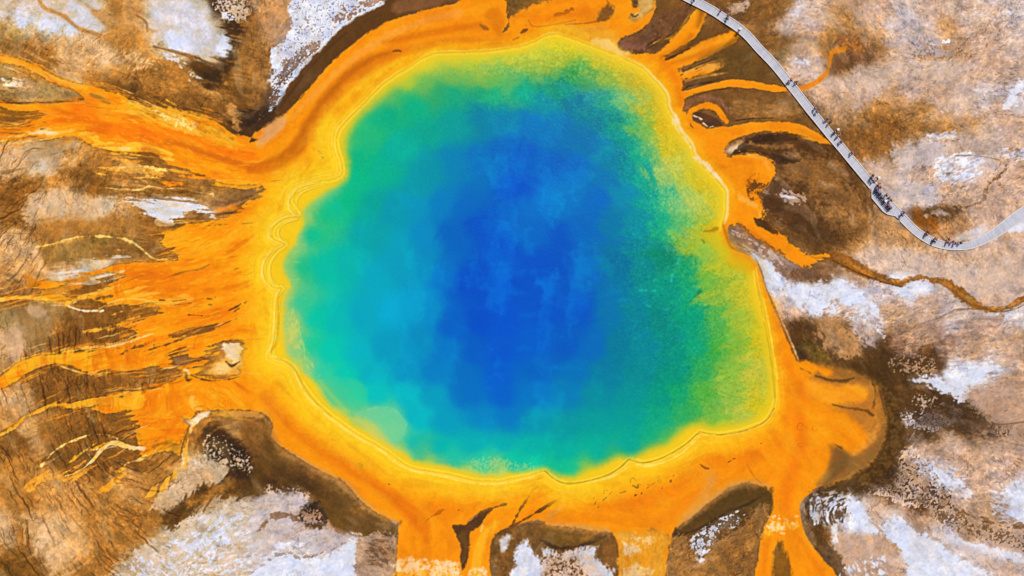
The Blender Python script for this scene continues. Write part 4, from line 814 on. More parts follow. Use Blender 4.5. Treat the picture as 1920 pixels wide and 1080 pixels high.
def lat0(a):
    return a[np.searchsorted(YS, LYY[:, 0]).clip(0, NY - 1)][:, np.searchsorted(XS, LXX[0]).clip(0, NX - 1)]
WATER = """640,330,60,190,130 640,250,190,200,60 650,225,205,200,50 655,245,120,190,80 672,250,15,168,116 660,270,50,175,110 662,300,10,165,115 700,220,15,166,116 680,235,40,175,112 670,290,10,168,120 660,330,0,172,125
690,200,90,182,105 720,175,130,190,80 740,180,80,178,98 760,158,190,198,50 800,120,215,205,50 780,200,5,160,120 730,215,5,160,120 760,185,30,168,108 800,160,110,182,85 850,112,205,200,50 850,145,120,182,80 850,180,20,155,115 820,175,40,165,105 900,108,208,204,45 900,145,150,188,70 930,150,120,185,80 900,172,20,150,110 930,172,20,165,120 800,250,5,150,130 850,230,0,145,140 900,220,5,120,150 940,230,0,120,160 750,280,0,160,140 720,320,0,165,130 800,320,0,135,152 850,300,5,120,165 900,300,0,100,180 950,280,0,95,175 780,350,0,140,155
960,105,200,198,45 1000,92,215,205,45 1040,78,228,205,30 1070,85,220,200,25 1000,120,175,192,60 960,150,95,180,100 1000,142,120,182,75 1050,115,175,186,45 1080,140,60,165,75 1100,160,80,165,85 1130,150,150,180,60 1120,108,205,192,35 1160,120,220,190,25 1180,150,195,180,40 1210,145,215,182,15 1040,165,20,140,110 990,165,0,160,130 1060,165,10,140,120 1020,190,0,125,145 1080,190,0,110,145 1110,180,25,140,150 1140,195,30,150,120 1170,190,115,190,120 1200,190,178,185,65 1235,190,218,185,15 1250,235,222,182,10 1180,220,60,175,110 1205,240,120,182,75 1150,230,0,140,130 1120,230,0,120,140 1170,260,0,150,125 1190,290,10,165,115 1220,280,135,190,95 1255,270,218,190,25 1260,310,205,200,70 1240,330,160,195,100 1290,330,215,195,35 1320,350,215,190,30 1210,340,10,165,120 1180,320,0,140,130 1140,300,0,115,150 1100,260,0,105,160 1050,240,0,105,165 1000,240,0,105,170 980,290,0,90,190 1030,310,0,90,195 1080,320,0,95,185 1130,340,0,110,165 970,350,0,80,205
600,362,150,200,110 620,350,110,195,120 590,375,140,200,110 575,388,160,200,100 600,400,10,172,120 560,430,150,198,110 570,410,170,200,90 555,455,150,200,120 580,440,0,175,130 620,385,5,175,130 650,370,0,170,120 700,380,0,150,140 740,390,0,140,160 780,380,0,132,180 830,380,0,120,195 880,390,0,100,195 700,440,0,148,152 740,460,0,148,172 800,440,0,125,185 850,440,0,95,195 900,420,5,80,190 930,470,0,75,202 545,480,150,200,100 545,510,140,200,110 565,500,20,175,125 610,500,0,175,150 650,500,0,165,155 700,520,0,155,175 750,500,0,140,180 790,500,0,125,180 830,520,0,108,190 880,530,0,75,202 940,530,0,74,202 535,560,190,200,90 560,570,50,182,135 545,600,165,200,110 590,600,0,180,150 630,600,0,170,165 680,590,0,160,195 730,580,0,165,215 770,580,0,155,210 810,580,0,128,200 850,600,0,90,200 900,600,0,75,202 950,600,5,80,208 545,640,190,200,100 560,650,130,200,130 585,650,20,185,140 620,660,0,185,160 670,660,0,165,178 720,650,0,150,195 780,640,0,135,195 840,660,0,112,200 890,660,0,88,200 940,660,0,82,207 560,690,200,205,80 580,690,130,200,130 605,700,40,190,150 650,710,0,190,160 700,700,0,160,175 760,700,0,145,190 820,700,0,122,190 870,710,0,105,195 930,710,0,88,207
1000,380,0,108,205 1060,380,0,112,200 1120,380,0,95,185 1180,370,0,135,155 1220,370,0,155,125 1245,380,70,188,125 1270,380,135,195,110 1300,380,182,200,85 1345,380,212,195,40 1000,430,0,98,200 1050,440,0,85,190 1100,420,0,92,182 1150,420,0,118,165 1200,420,0,140,140 1240,420,20,170,110 1280,420,80,185,105 1300,430,180,190,50 1335,440,218,182,15 1295,462,160,182,45 1320,475,140,185,70 1350,490,205,185,25 1330,520,110,180,60 1290,500,20,160,90 1240,480,0,135,90 1200,500,0,135,120 1150,500,0,112,155 1100,500,0,90,182 1050,500,0,78,197 1000,500,0,78,202 1250,540,0,150,110 1300,540,20,168,100 1335,555,140,180,55 1380,530,192,190,45 1405,560,210,190,35 1380,600,175,190,50 1340,600,80,175,75 1290,590,0,155,100 1240,590,0,135,110 1190,580,0,130,130 1140,580,0,108,158 1080,580,0,84,192 1020,580,0,78,202 1000,640,0,88,206 1060,650,0,84,196 1110,650,0,98,172 1160,650,0,122,150 1210,650,0,135,130 1260,640,0,140,110 1300,650,10,160,100 1340,650,65,170,60 1380,650,145,185,50 1425,640,215,190,25 1410,690,195,190,60 1370,700,135,185,60 1320,700,45,165,70 1270,700,0,145,105 1210,700,0,135,125 1140,700,0,115,145 1080,700,0,105,170 1010,700,0,94,196
590,725,190,205,80 620,745,120,200,120 640,740,60,195,140 668,740,20,195,150 635,775,200,205,80 660,770,120,200,120 700,740,0,170,170 760,740,0,165,185 820,740,0,142,182 880,740,0,110,190 940,740,0,92,205 690,785,110,198,140 720,785,90,200,150 700,805,190,205,100 740,810,120,205,140 790,780,0,165,175 840,790,0,145,175 900,780,0,125,178 950,780,0,112,178 775,835,10,172,160 830,840,0,168,160 880,830,0,160,165 940,830,0,155,160 790,855,60,185,140 760,850,190,205,90 830,868,100,190,130 850,855,30,180,150 900,868,30,185,150 930,880,110,200,125 880,890,190,205,80 960,865,10,180,150 800,872,200,205,60 940,892,195,205,80
1000,740,0,105,187 1060,740,0,115,167 1120,740,0,130,145 1180,740,0,145,130 1240,740,0,150,110 1280,740,20,165,90 1320,740,85,175,60 1370,740,145,185,65 1425,740,205,190,45 1435,765,215,195,25 1390,780,178,190,65 1340,780,115,180,65 1290,780,40,170,80 1240,790,10,165,110 1190,790,0,155,130 1120,790,0,145,140 1060,800,0,140,145 1000,790,0,135,160 1000,840,0,160,150 1060,850,0,160,145 1120,840,0,160,140 1180,830,0,165,130 1220,820,10,170,110 1000,870,20,185,145 1070,880,20,178,130 1040,880,20,175,130 1250,812,60,180,90 1150,855,40,172,115 1360,803,175,192,45 1310,800,190,190,50 1270,830,190,195,60 1100,890,170,195,60 1230,845,175,190,60 1300,780,60,172,75"""
wp = []
for t in WATER.split():
    v = [float(q) for q in t.split(',')]; 
    r_, g_, b_ = v[2:]
    if r_ < 60 and 105 < b_ < 190 and v[0] < 1150: k_ = 1.07; g_ *= k_; b_ *= k_
    if v[0] > 1150 and r_ < 60 and g_ > 125: b_ += 16
    if b_ > 192: b_ -= 8; g_ += 4; r_ += 2
    wp.append((v[0], v[1], (r_, g_, b_)))
# water outline: where the pale shelf gives way to blue-green water
WIN = "960,99 990,92 1020,76 1045,72 1075,82 1105,93 1150,110 1180,124 1205,140 1225,160 1240,180 1243,202 1255,224 1264,245 1272,258 1285,272 1293,292 1308,312 1330,335 1346,352 1352,370 1352,400 1346,420 1345,445 1355,470 1385,490 1400,498 1405,512 1410,540 1420,580 1432,620 1438,660 1444,710 1446,745 1440,766 1428,780 1410,790 1380,799 1345,803 1322,802 1308,800 1290,802 1270,820 1250,835 1225,845 1200,854 1180,858 1160,856 1140,866 1115,880 1090,890 1060,895 1040,890 1026,880 1010,880 985,884 960,888 930,892 900,890 870,884 840,876 800,870 775,862 755,850 735,838 715,826 690,812 665,796 645,780 625,766 610,750 600,735 585,712 570,700 555,685 540,668 532,640 532,600 532,570 536,550 545,540 540,525 533,512 532,495 536,480 545,466 556,455 560,440 568,420 566,405 570,392 582,380 600,366 620,352 640,342 650,330 651,300 646,280 645,262 650,245 662,228 680,208 700,190 728,165 756,144 782,128 805,113 828,107 860,107 900,105 930,102"
sl, dw = sdf_poly(parse(WIN), 30, 2)
x = X[sl]; y = Y[sl]
inr = sstep(-5, 60, dw)
inr2 = sstep(0, 25, dw)
ea = .3 + .7 * sstep(850, 1150, x + .6 * (300 - y))
wx = x + (-6 * L_ST2[sl] * ea * np.sign(x - 985) * inr2 + 4 * N2[sl] * ea + 6 * N1[sl] * inr + 2 * L_WHITE[sl] * ea); wy = y + (4 * N2b[sl] * ea + 6 * N1b[sl] * inr + 4 * N3b[sl] * ea)
wc = scatter(wp, wx, wy, eps=16, p=2.3)
softw = 6.5 + 6 * sstep(900, 1200, x) + 9 * sstep(420, 250, y) * sstep(1000, 800, x)
aw = sstep(-1, 1, (dw - .35 * (softw - 5) + 1.5 * N2[sl] + .6 * N3[sl] + .9 * L_WHITE[sl]) / softw)[..., None]
col[sl] = col[sl] * (1 - aw) + wc * aw
tex[sl] = tex[sl] * (1 - aw[..., 0]) + .0 * aw[..., 0]
# mottling of the water
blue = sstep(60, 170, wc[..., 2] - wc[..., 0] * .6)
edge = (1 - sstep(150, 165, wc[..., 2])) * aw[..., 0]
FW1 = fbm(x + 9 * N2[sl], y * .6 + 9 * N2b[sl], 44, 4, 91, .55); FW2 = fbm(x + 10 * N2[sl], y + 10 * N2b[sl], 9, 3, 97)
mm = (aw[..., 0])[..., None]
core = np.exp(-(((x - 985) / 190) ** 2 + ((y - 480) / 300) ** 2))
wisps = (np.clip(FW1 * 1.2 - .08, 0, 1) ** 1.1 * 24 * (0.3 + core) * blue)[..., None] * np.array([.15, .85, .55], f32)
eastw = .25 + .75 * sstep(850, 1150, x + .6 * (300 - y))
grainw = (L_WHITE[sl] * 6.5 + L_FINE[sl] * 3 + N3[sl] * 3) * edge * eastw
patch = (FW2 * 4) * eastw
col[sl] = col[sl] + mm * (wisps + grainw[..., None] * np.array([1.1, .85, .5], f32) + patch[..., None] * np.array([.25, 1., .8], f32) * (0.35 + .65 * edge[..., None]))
# named marks in the water
def wline(c, s, soft=2, op=.5): line(c, s, soft, op, (0, 3, 1.5, 0))
wline((40,200,180), "1285,455,1.5 1272,490,2.5 1262,515,3 1250,540,2 1225,545,2.5 1200,545,1.5", 2, .6)
wline((20,110,60), "1311,547,2 1300,558,1.5 1285,570,1", 1.5, .7)
wline((40,190,170), "1200,560,1 1218,575,3 1235,575,3 1250,580,2 1262,575,1.5", 2, .6)
wline((0,140,190), "1140,570,1 1160,563,3 1180,562,2", 3, .6)
wline((190,180,40), "1318,448,1.5 1325,455,1.5", 1.5, .5); wline((80,60,10), "1317,450,2 1321,455,2", 1, .8)
wline((150,110,10), "1320,434,1.5 1335,432,2 1345,428,1.5", 1.5, .7)
poly((160,195,60), "1302,455 1330,440 1360,465 1368,485 1345,505 1320,500 1305,480", 6, .35, (0, 4, 3, 0)); poly((215,185,20), "1325,440 1352,445 1370,470 1372,485 1350,475 1330,455", 6, .6, (0, 4, 3, 0))
poly((225,170,10), "1360,485 1385,483 1405,495 1412,520 1400,512 1375,505", 5, .6)
# pale cusps on the southwest shore
poly((112,208,150), "662,774 680,770 705,763 732,766 752,778 762,798 756,818 742,832 745,842 725,832 695,808", 4, .55, (0, 1.5, 1, 0))
line((165,222,170), "690,768,2 715,763,3 738,768,3 754,782,3 761,800,3 756,818,2", 2.5, .3)
poly((60,200,150), "592,705 625,706 655,708 680,718 690,738 684,758 668,772 640,765 612,745", 4, .6, (0, 2, 1, 0))
poly((235,205,70), "655,782 690,788 720,815 742,838 755,855 720,838 690,812", 8, .6, (0, 2, 1, 0))
for q in ("600,715,6 625,745,6 650,770,5", "800,868,5 850,880,5 900,890,6 950,890,5"):
    line((215,205,70), q, 6, .45)
speck((215,215,110), "880,860 930,855 1000,870 1010,885 940,895 880,888", -.5, .5, 8, .8, 'w'); speck((225,215,90), "535,560 560,600 580,660 600,700 560,680 540,640", -.4, .5, 8, .5, 'm')
speck((190,205,120), "1240,340 1290,340 1330,370 1300,420 1260,400 1235,375", -.7, .3, 16, .8, 'w')
speck((200,200,60), "1300,560 1380,520 1420,600 1400,700 1340,720 1330,640", -.9, .28, 20, .8, 'f'); speck((20,150,90), "1320,580 1400,560 1400,680 1330,700 1310,640", -1.0, .28, 20, .8, 'f')
speck((205,205,90), "900,100 1020,90 1100,100 1120,150 1000,160 900,150", -.8, .3, 16, .8, 'w'); speck((20,150,90), "820,150 1050,130 1120,150 1130,170 900,175", -.9, .3, 14, .8, 'w')
line((225,220,90), "1048,440,0 1049,441,0", 1, 0)

# fine wisps and sand ripples under the water
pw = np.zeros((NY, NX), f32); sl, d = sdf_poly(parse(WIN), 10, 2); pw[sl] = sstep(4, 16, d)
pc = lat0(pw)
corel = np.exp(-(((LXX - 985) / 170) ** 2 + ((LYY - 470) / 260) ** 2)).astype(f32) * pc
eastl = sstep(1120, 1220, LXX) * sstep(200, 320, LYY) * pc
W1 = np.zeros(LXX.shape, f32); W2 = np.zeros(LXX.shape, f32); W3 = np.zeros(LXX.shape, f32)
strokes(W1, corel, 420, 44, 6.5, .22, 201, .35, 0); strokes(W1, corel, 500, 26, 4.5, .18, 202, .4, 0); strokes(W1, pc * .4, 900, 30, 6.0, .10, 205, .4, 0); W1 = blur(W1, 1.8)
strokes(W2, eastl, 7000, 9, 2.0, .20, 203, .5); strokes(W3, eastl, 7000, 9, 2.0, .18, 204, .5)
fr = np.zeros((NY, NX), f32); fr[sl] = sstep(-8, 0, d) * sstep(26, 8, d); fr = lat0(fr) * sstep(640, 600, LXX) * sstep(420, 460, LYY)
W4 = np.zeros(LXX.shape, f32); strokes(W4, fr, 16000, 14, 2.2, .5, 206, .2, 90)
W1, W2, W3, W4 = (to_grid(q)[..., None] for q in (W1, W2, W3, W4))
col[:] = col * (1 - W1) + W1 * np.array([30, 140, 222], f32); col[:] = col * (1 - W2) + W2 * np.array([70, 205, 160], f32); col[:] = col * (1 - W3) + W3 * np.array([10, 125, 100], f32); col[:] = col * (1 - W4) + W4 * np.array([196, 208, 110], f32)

# ------------------------------------------------------------------ grain of the open ground
veinreg = np.zeros((NY, NX), f32)
def region(a, s, soft, v):
    sl, d = sdf_poly(parse(s), soft + 30, 2)
    a[sl] = np.maximum(a[sl], sstep(-soft, soft, d + 10 * N1[sl]) * v)
region(veinreg, "-60,400 60,360 90,430 70,560 230,560 260,640 340,700 200,760 260,870 330,900 300,960 230,1010 180,1130 -60,1130", 20, 1)
region(veinreg, "-60,260 40,280 60,360 -60,400", 12, .9); region(veinreg, "1560,440 1700,440 1860,470 1900,500 1700,490 1560,470", 10, .3)
def lat(a):
    # from the map grid back to the lattice of the grain field
    ii = np.searchsorted(XS, LXX[0]).clip(0, NX - 1); jj = np.searchsorted(YS, LYY[:, 0]).clip(0, NY - 1)
    return a[jj][:, ii]
land_ = lat(tex).clip(0, 1); vr = lat(veinreg) * land_
rr_ = np.zeros((NY, NX), f32)
for q, v in (("185,75 260,85 310,125 300,150 240,140 180,115", 1), ("40,80 110,85 120,125 60,130", .8), ("0,60 200,70 400,180 440,215 300,190 120,125 0,90", .5), ("0,262 120,265 270,285 360,335 420,365 200,370 0,360", .9), ("0,350 70,360 90,440 0,450", 1),
             ("60,360 240,360 240,420 60,430", .45), ("270,900 420,860 420,960 300,1000 220,900", .6), ("140,760 360,800 300,920 120,900", .8), ("80,585 280,580 300,650 80,660", .8), ("60,690 300,690 300,740 60,760", .9),
             ("1560,350 1660,410 1860,470 1860,520 1700,490 1600,470 1540,440", 1), ("1590,200 1720,200 1800,240 1700,300 1620,310 1570,250", 1), ("1480,0 1760,0 1760,60 1660,110 1480,60", .55), ("1760,0 1925,0 1925,260 1820,230", .6), ("1700,340 1925,320 1925,400 1830,440 1740,430", .7),
             ("1580,60 1660,60 1680,130 1560,150", .8), ("1440,150 1560,180 1560,330 1440,300", .5), ("1640,560 1925,590 1925,690 1700,670", .6), ("1690,740 1925,720 1925,1000 1690,960", .7), ("1440,260 1600,340 1640,440 1540,470 1440,400", .6),
             ("1240,1000 1440,950 1420,1130 1240,1130", .6), ("190,920 340,900 300,1010 180,1090", .7)):
    region(rr_, q, 18, v)
rr_ = lat(rr_) * land_ * sstep(-1.1, .3, lat(N2b + .6 * N1b) + .6)
SA = np.zeros(LXX.shape, f32); SB = np.zeros(LXX.shape, f32)
strokes(SA, rr_, 14000, 8, 2.0, .14, 71, .7); strokes(SB, rr_, 16000, 8, 2.0, -.22, 72, .7)
strokes(SA, land_ * .5, 9000, 5, 1.9, .10, 73, .6); strokes(SB, land_ * .5, 12000, 5, 1.9, -.14, 74, .6)
VA = np.zeros(LXX.shape, f32)
vd = vr * sstep(-1.0, .2, lat(N1b))
strokes(VA, vd, 1500, 60, 2.6, .52, 75, .2); strokes(VA, vd, 4200, 24, 1.9, .36, 76, .3); strokes(VA, vd, 1500, 12, 1.7, .36, 77, .3, 55); strokes(VA, land_ * sstep(.2, .8, lat(N1b + .5 * N2)), 1500, 22, 1.8, .26, 78, .35)
# flow-aligned stains of the open ground, rusty and pale
tl = tex.clip(0, 1)
st_ = L_ST * .8 + .35 * L_ST2
rust = sstep(.35, 1.6, st_)[..., None] * tl[..., None]; pale = sstep(.4, 1.7, -st_)[..., None] * tl[..., None]
br = (1 - sstep(195, 220, col.mean(axis=2)))[..., None]
col[:] = col * (1 - rust * .24 * br) + rust * .24 * br * (np.array([138, 86, 38], f32) + (X > 1380)[..., None] * np.array([8, 18, 34], f32))
col[:] = col * (1 - pale * .28) + pale * .28 * np.array([214, 180, 150], f32)
F1_ = fbm(X + 9 * N2, Y + 9 * N2b, 30, 4, 131); F2_ = fbm(X + 7 * N2b, Y + 7 * N2, 20, 3, 151)
r1d = np.exp(-(F1_ / .045) ** 2) * sstep(-.6, .6, N1b); r2p = np.exp(-(F2_ / .06) ** 2) * sstep(-.5, .7, N1)
col *= np.exp(-(tl * .26 * r1d)[..., None] * np.array([.8, 1, 1.2], f32)); col *= np.exp(tl * .13 * r2p * br[..., 0])[..., None]
col *= np.exp(tl * (.035 * F2_ + .045 * N2 + .02 * L_ST2 + .025 * L_BIG))[..., None]
inpool = np.zeros((NY, NX), f32); sl, d = sdf_poly(parse(RIM), 30, 2); inpool[sl] = sstep(-14, 0, d)
mt = lat((matv - inpool).clip(0, 1) * sstep(480, 420, X))
M_ = lat((matv - inpool).clip(0, 1))
pool_ = lat(inpool)
Mb = blur(M_ + pool_, 2.2); Mw = blur(M_ + pool_, 11)
nz = lat(sstep(-.6, .7, N2 + .5 * N1)); nz2 = lat(sstep(-.5, .6, N2b + .5 * N1b))
halo = (1 - M_ - pool_).clip(0, 1) * np.clip(Mb * 2.2, 0, 1) * (.25 + .75 * nz); inner = M_ * np.clip((1 - Mb) * 2.2, 0, 1) * (.2 + .8 * nz2)
halo2 = (1 - M_ - pool_).clip(0, 1) * np.clip(blur(M_, .9) * 2.4, 0, 1) * lat(sstep(-.7, .3, N2b) * (1 - sstep(420, 500, X) * (1 - sstep(1130, 1180, X) * sstep(560, 500, Y))))
HO2 = to_grid(halo2)[..., None]
HO = to_grid(halo)[..., None]; HI = to_grid(inner)[..., None]
left_ = sstep(520, 430, X)[..., None]
# rust and yellow bands inside the mats
lr_ = .35 + .65 * left_
mg = to_grid(M_)[..., None]
r1_ = sstep(.2, 1.5, L_ST * .7 + .6 * L_ST2)[..., None] * mg; y1_ = sstep(.2, 1.5, -(L_ST * .7 + .6 * L_ST2))[..., None] * mg
col[:] = col * (1 - r1_ * .42 * lr_) + r1_ * .42 * lr_ * np.array([222, 100, 4], f32)
col[:] = col * (1 - y1_ * .38 * lr_) + y1_ * .38 * lr_ * np.array([255, 186, 30], f32)
col[:] = col * (1 - HI * .55) + HI * .55 * (np.array([253, 190, 50], f32) * left_ + np.array([240, 160, 56], f32) * (1 - left_))
col[:] = col * (1 - HO * .50) + HO * .50 * np.array([98, 60, 24], f32)
col[:] = col * (1 - HO2 * .42) + HO2 * .42 * np.array([78, 48, 22], f32)
# feathered channels at the ragged western edge
LU, LV = LU2, LV2
wz = sstep(.03, .35, Mw) * sstep(470, 400, LXX)
CA = np.zeros(LXX.shape, f32); CB = np.zeros(LXX.shape, f32); CC = np.zeros(LXX.shape, f32)
strokes(CA, wz * (1 - M_) * .8, 15000, 46, 2.6, .62, 91, .14); strokes(CC, wz * (1 - M_) * .6, 3500, 34, 1.8, .6, 92, .14)
strokes(CB, M_ * sstep(.96, .6, Mw) * sstep(440, 380, LXX), 2500, 36, 2.0, .35, 93, .14)
LU, LV = LU0, LV0
CA, CB, CC = (to_grid(q)[..., None] for q in (CA, CB, CC))
col[:] = col * (1 - CA) + CA * np.array([232, 146, 34], f32); col[:] = col * (1 - CB) + CB * np.array([138, 86, 34], f32); col[:] = col * (1 - CC) + CC * np.array([250, 212, 140], f32)
MA = np.zeros(LXX.shape, f32); MC = np.zeros(LXX.shape, f32)
strokes(MA, mt, 3000, 26, 2.4, .35, 81, .3); strokes(MC, mt, 3000, 24, 2.4, .38, 82, .3); strokes(MC, mt * .4, 9000, 5, 2.0, .30, 83, .5); strokes(MA, mt * .5, 12000, 6, 2.0, .35, 84, .5)
MA = to_grid(MA)[..., None]; MC = to_grid(MC)[..., None]
col[:] = col * (1 - MA) + MA * np.array([255, 200, 60], f32); col[:] = col * (1 - MC) + MC * np.array([214, 104, 8], f32)
SA = to_grid(SA); SB = to_grid(SB); VA = to_grid(VA) * tex.clip(0, 1)
col *= np.exp((SA + SB) * tex.clip(0, 1) * np.where(col.mean(axis=2) > 195, .55, 1.0))[..., None]
col *= np.exp(-VA[..., None] * np.array([.85, 1.05, 1.35], f32))
rip = sstep(-.9, .6, N1b + .5 * N2b)
g = tex * (.018 * L_FINE * rip + .012 * L_MED * rip + .025 * L_WHITE + .02 * L_CR + .05 * N3 + .05 * N2)
lum = col.mean(axis=2) / 255
g *= np.where(lum > .72, .7, 1.0)
col *= np.exp(g)[..., None]
sat = (tex * (.03 * N2b + .02 * L_BIG))[..., None] * np.array([.5, 0, -1.2], f32)
col *= np.exp(sat)
# crisp mineral edges
sh_ = np.stack([blur(col[..., k], 1.6) for k in range(3)], -1)
col[:] = col + (col - sh_) * (.50 * (1 - inpool))[..., None]
ct = 1 - inpool
warm = (sstep(520, 420, X) * tex.clip(0, 1) * (1 - sstep(185, 215, col.mean(axis=2))))[..., None]
col *= 1 + warm * np.array([.09, .045, -.16], f32)
col[:] = col * (1 - .10 * ct[..., None] * (1 - sstep(60, 150, col.mean(axis=2)))[..., None])
col[:] = np.clip(col, 4, 250)

# fine crests of the mats catch a paler crust
def lin(c):
    c = c / 255.0
    return np.where(c <= .04045, c / 12.92, ((c + .055) / 1.055) ** 2.4)
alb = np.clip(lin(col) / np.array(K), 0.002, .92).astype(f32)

# ------------------------------------------------------------------ ground sheet (one mesh, to the horizon) and the water
WZ = 0.0
sl_all, dpool = sdf_poly(parse(RIM), 6000, 2)
full = np.full((NY, NX), -6000.0, f32); full[sl_all] = dpool
dm = full * S                                      # metres inside (+) / outside (-) of the rim line
zg = np.where(dm < 0, .04 + .22 * (1 - np.exp(dm / 2.0)) + .25 * (1 - np.exp(dm / 14.0)), 0.04 - .10 * dm - .0 * dm)
zg = np.where(dm > 0, .04 - .06 * np.minimum(dm, 3) - .42 * np.clip(dm - 3, 0, None), zg)
zg = np.maximum(zg, -12)
lum = col.mean(axis=2) / 255
land = sstep(0, -2.0, dm)
zg = zg + land * tex * (.004 * L_MED + .010 * L_CR + .012 * N3 + .02 * F1_ + .05 * N2 + .14 * N1 + .006 * N3 + .05 * (lum - .5)) + land * (1 - tex).clip(0, 1) * (.004 * L_MED + .012 * N2)
far = sstep(40, 900, np.maximum(np.abs(X - 960) - 1000, np.abs(Y - 540) - 600) * S)
zg = zg + far * 6 * N1 * 0
XW = (X - 960) * S; YW = (540 - Y) * S

def grid_mesh(name, Z, colr, rows, cols, keep=None, extra=None):
    j0, j1 = rows; i0, i1 = cols
    ny, nx = j1 - j0, i1 - i0
    co = np.stack([XW[j0:j1, i0:i1], YW[j0:j1, i0:i1], Z[j0:j1, i0:i1]], -1).reshape(-1, 3).astype(f32)
    idx = np.arange(ny * nx).reshape(ny, nx)
    q = np.stack([idx[1:, :-1], idx[1:, 1:], idx[:-1, 1:], idx[:-1, :-1]], -1)
    if keep is not None:
        k = keep[j0:j1, i0:i1]; k = k[1:, :-1] | k[1:, 1:] | k[:-1, 1:] | k[:-1, :-1]
        q = q[k]
    q = q.reshape(-1, 4)
    cc = colr[j0:j1, i0:i1].reshape(-1, 3)
    tt = (np.zeros(len(cc), f32) if extra is None else extra[j0:j1, i0:i1].ravel())
    if keep is not None:
        u, inv = np.unique(q, return_inverse=True); q = inv.reshape(-1, 4); co = co[u]; cc = cc[u]; tt = tt[u]
    me = bpy.data.meshes.new(name)
    me.vertices.add(len(co)); me.vertices.foreach_set("co", co.ravel())
    me.loops.add(q.size); me.loops.foreach_set("vertex_index", q.ravel().astype(np.int32))
    me.polygons.add(len(q)); me.polygons.foreach_set("loop_start", np.arange(0, q.size, 4, dtype=np.int32))
    me.polygons.foreach_set("use_smooth", np.ones(len(q), bool))
    ca = me.color_attributes.new("tint", 'FLOAT_COLOR', 'POINT')
    ca.data.foreach_set("color", np.concatenate([cc, tt[:, None]], 1).astype(f32).ravel())
    me.update(); me.validate()
    o = bpy.data.objects.new(name, me); sc.collection.objects.link(o)
    return o

def mat(name, base=(.5, .5, .5), rough=.8, spec=.3):
    m = bpy.data.materials.new(name); m.use_nodes = True
    b = m.node_tree.nodes["Principled BSDF"]
    b.inputs["Base Color"].default_value = (*base, 1); b.inputs["Roughness"].default_value = rough
    b.inputs["Specular IOR Level"].default_value = spec
    return m
def speckle(m, scale, amt, bump=0, dist=.02):
    # procedural tone variation multiplied into whatever feeds the base colour
    nt = m.node_tree; b = nt.nodes["Principled BSDF"]
    tc = nt.nodes.new("ShaderNodeTexCoord"); n = nt.nodes.new("ShaderNodeTexNoise")
    n.inputs["Scale"].default_value = scale; n.inputs["Detail"].default_value = 4; n.inputs["Roughness"].default_value = .65
    nt.links.new(tc.outputs["Object"], n.inputs["Vector"])
    mr = nt.nodes.new("ShaderNodeMapRange"); mr.inputs[1].default_value = .25; mr.inputs[2].default_value = .75
    mr.inputs[3].default_value = 1 - amt; mr.inputs[4].default_value = 1 + amt
    nt.links.new(n.outputs[0], mr.inputs[0])
    mx = nt.nodes.new("ShaderNodeVectorMath"); mx.operation = 'SCALE'
    s = b.inputs["Base Color"]
    if s.is_linked: nt.links.new(s.links[0].from_socket, mx.inputs[0])
    else: mx.inputs[0].default_value = s.default_value[:3]
    nt.links.new(mr.outputs[0], mx.inputs["Scale"]); nt.links.new(mx.outputs[0], s)
    if bump:
        bp_ = nt.nodes.new("ShaderNodeBump"); bp_.inputs["Strength"].default_value = bump; bp_.inputs["Distance"].default_value = dist
        nt.links.new(n.outputs[0], bp_.inputs["Height"]); nt.links.new(bp_.outputs[0], b.inputs["Normal"])
    return m
def tinted(name, rough, spec, scale, amt, bump, dist):
    m = mat(name, rough=rough, spec=spec); nt = m.node_tree
    a = nt.nodes.new("ShaderNodeAttribute"); a.attribute_name = "tint"
    nt.links.new(a.outputs["Color"], nt.nodes["Principled BSDF"].inputs["Base Color"])
    return speckle(m, scale, amt, bump, dist)

ground = grid_mesh("ground", zg, alb, (0, NY), (0, NX), None, tex)
ground.data.materials.append(tinted("sinter_and_mats", .85, .08, 1.7, .07, .2, .02))
ground["kind"] = "structure"
# water: a level sheet that the rim of the basin rises through
r0 = int(np.searchsorted(YS, 40)); r1 = int(np.searchsorted(YS, 930)); c0 = int(np.searchsorted(XS, 470)); c1 = int(np.searchsorted(XS, 1490))
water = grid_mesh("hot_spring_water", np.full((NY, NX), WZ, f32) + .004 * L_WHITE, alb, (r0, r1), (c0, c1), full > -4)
wm = tinted("hot_water", .20, .07, 2.0, .03, .10, .02)
water.data.materials.append(wm); water["kind"] = "structure"

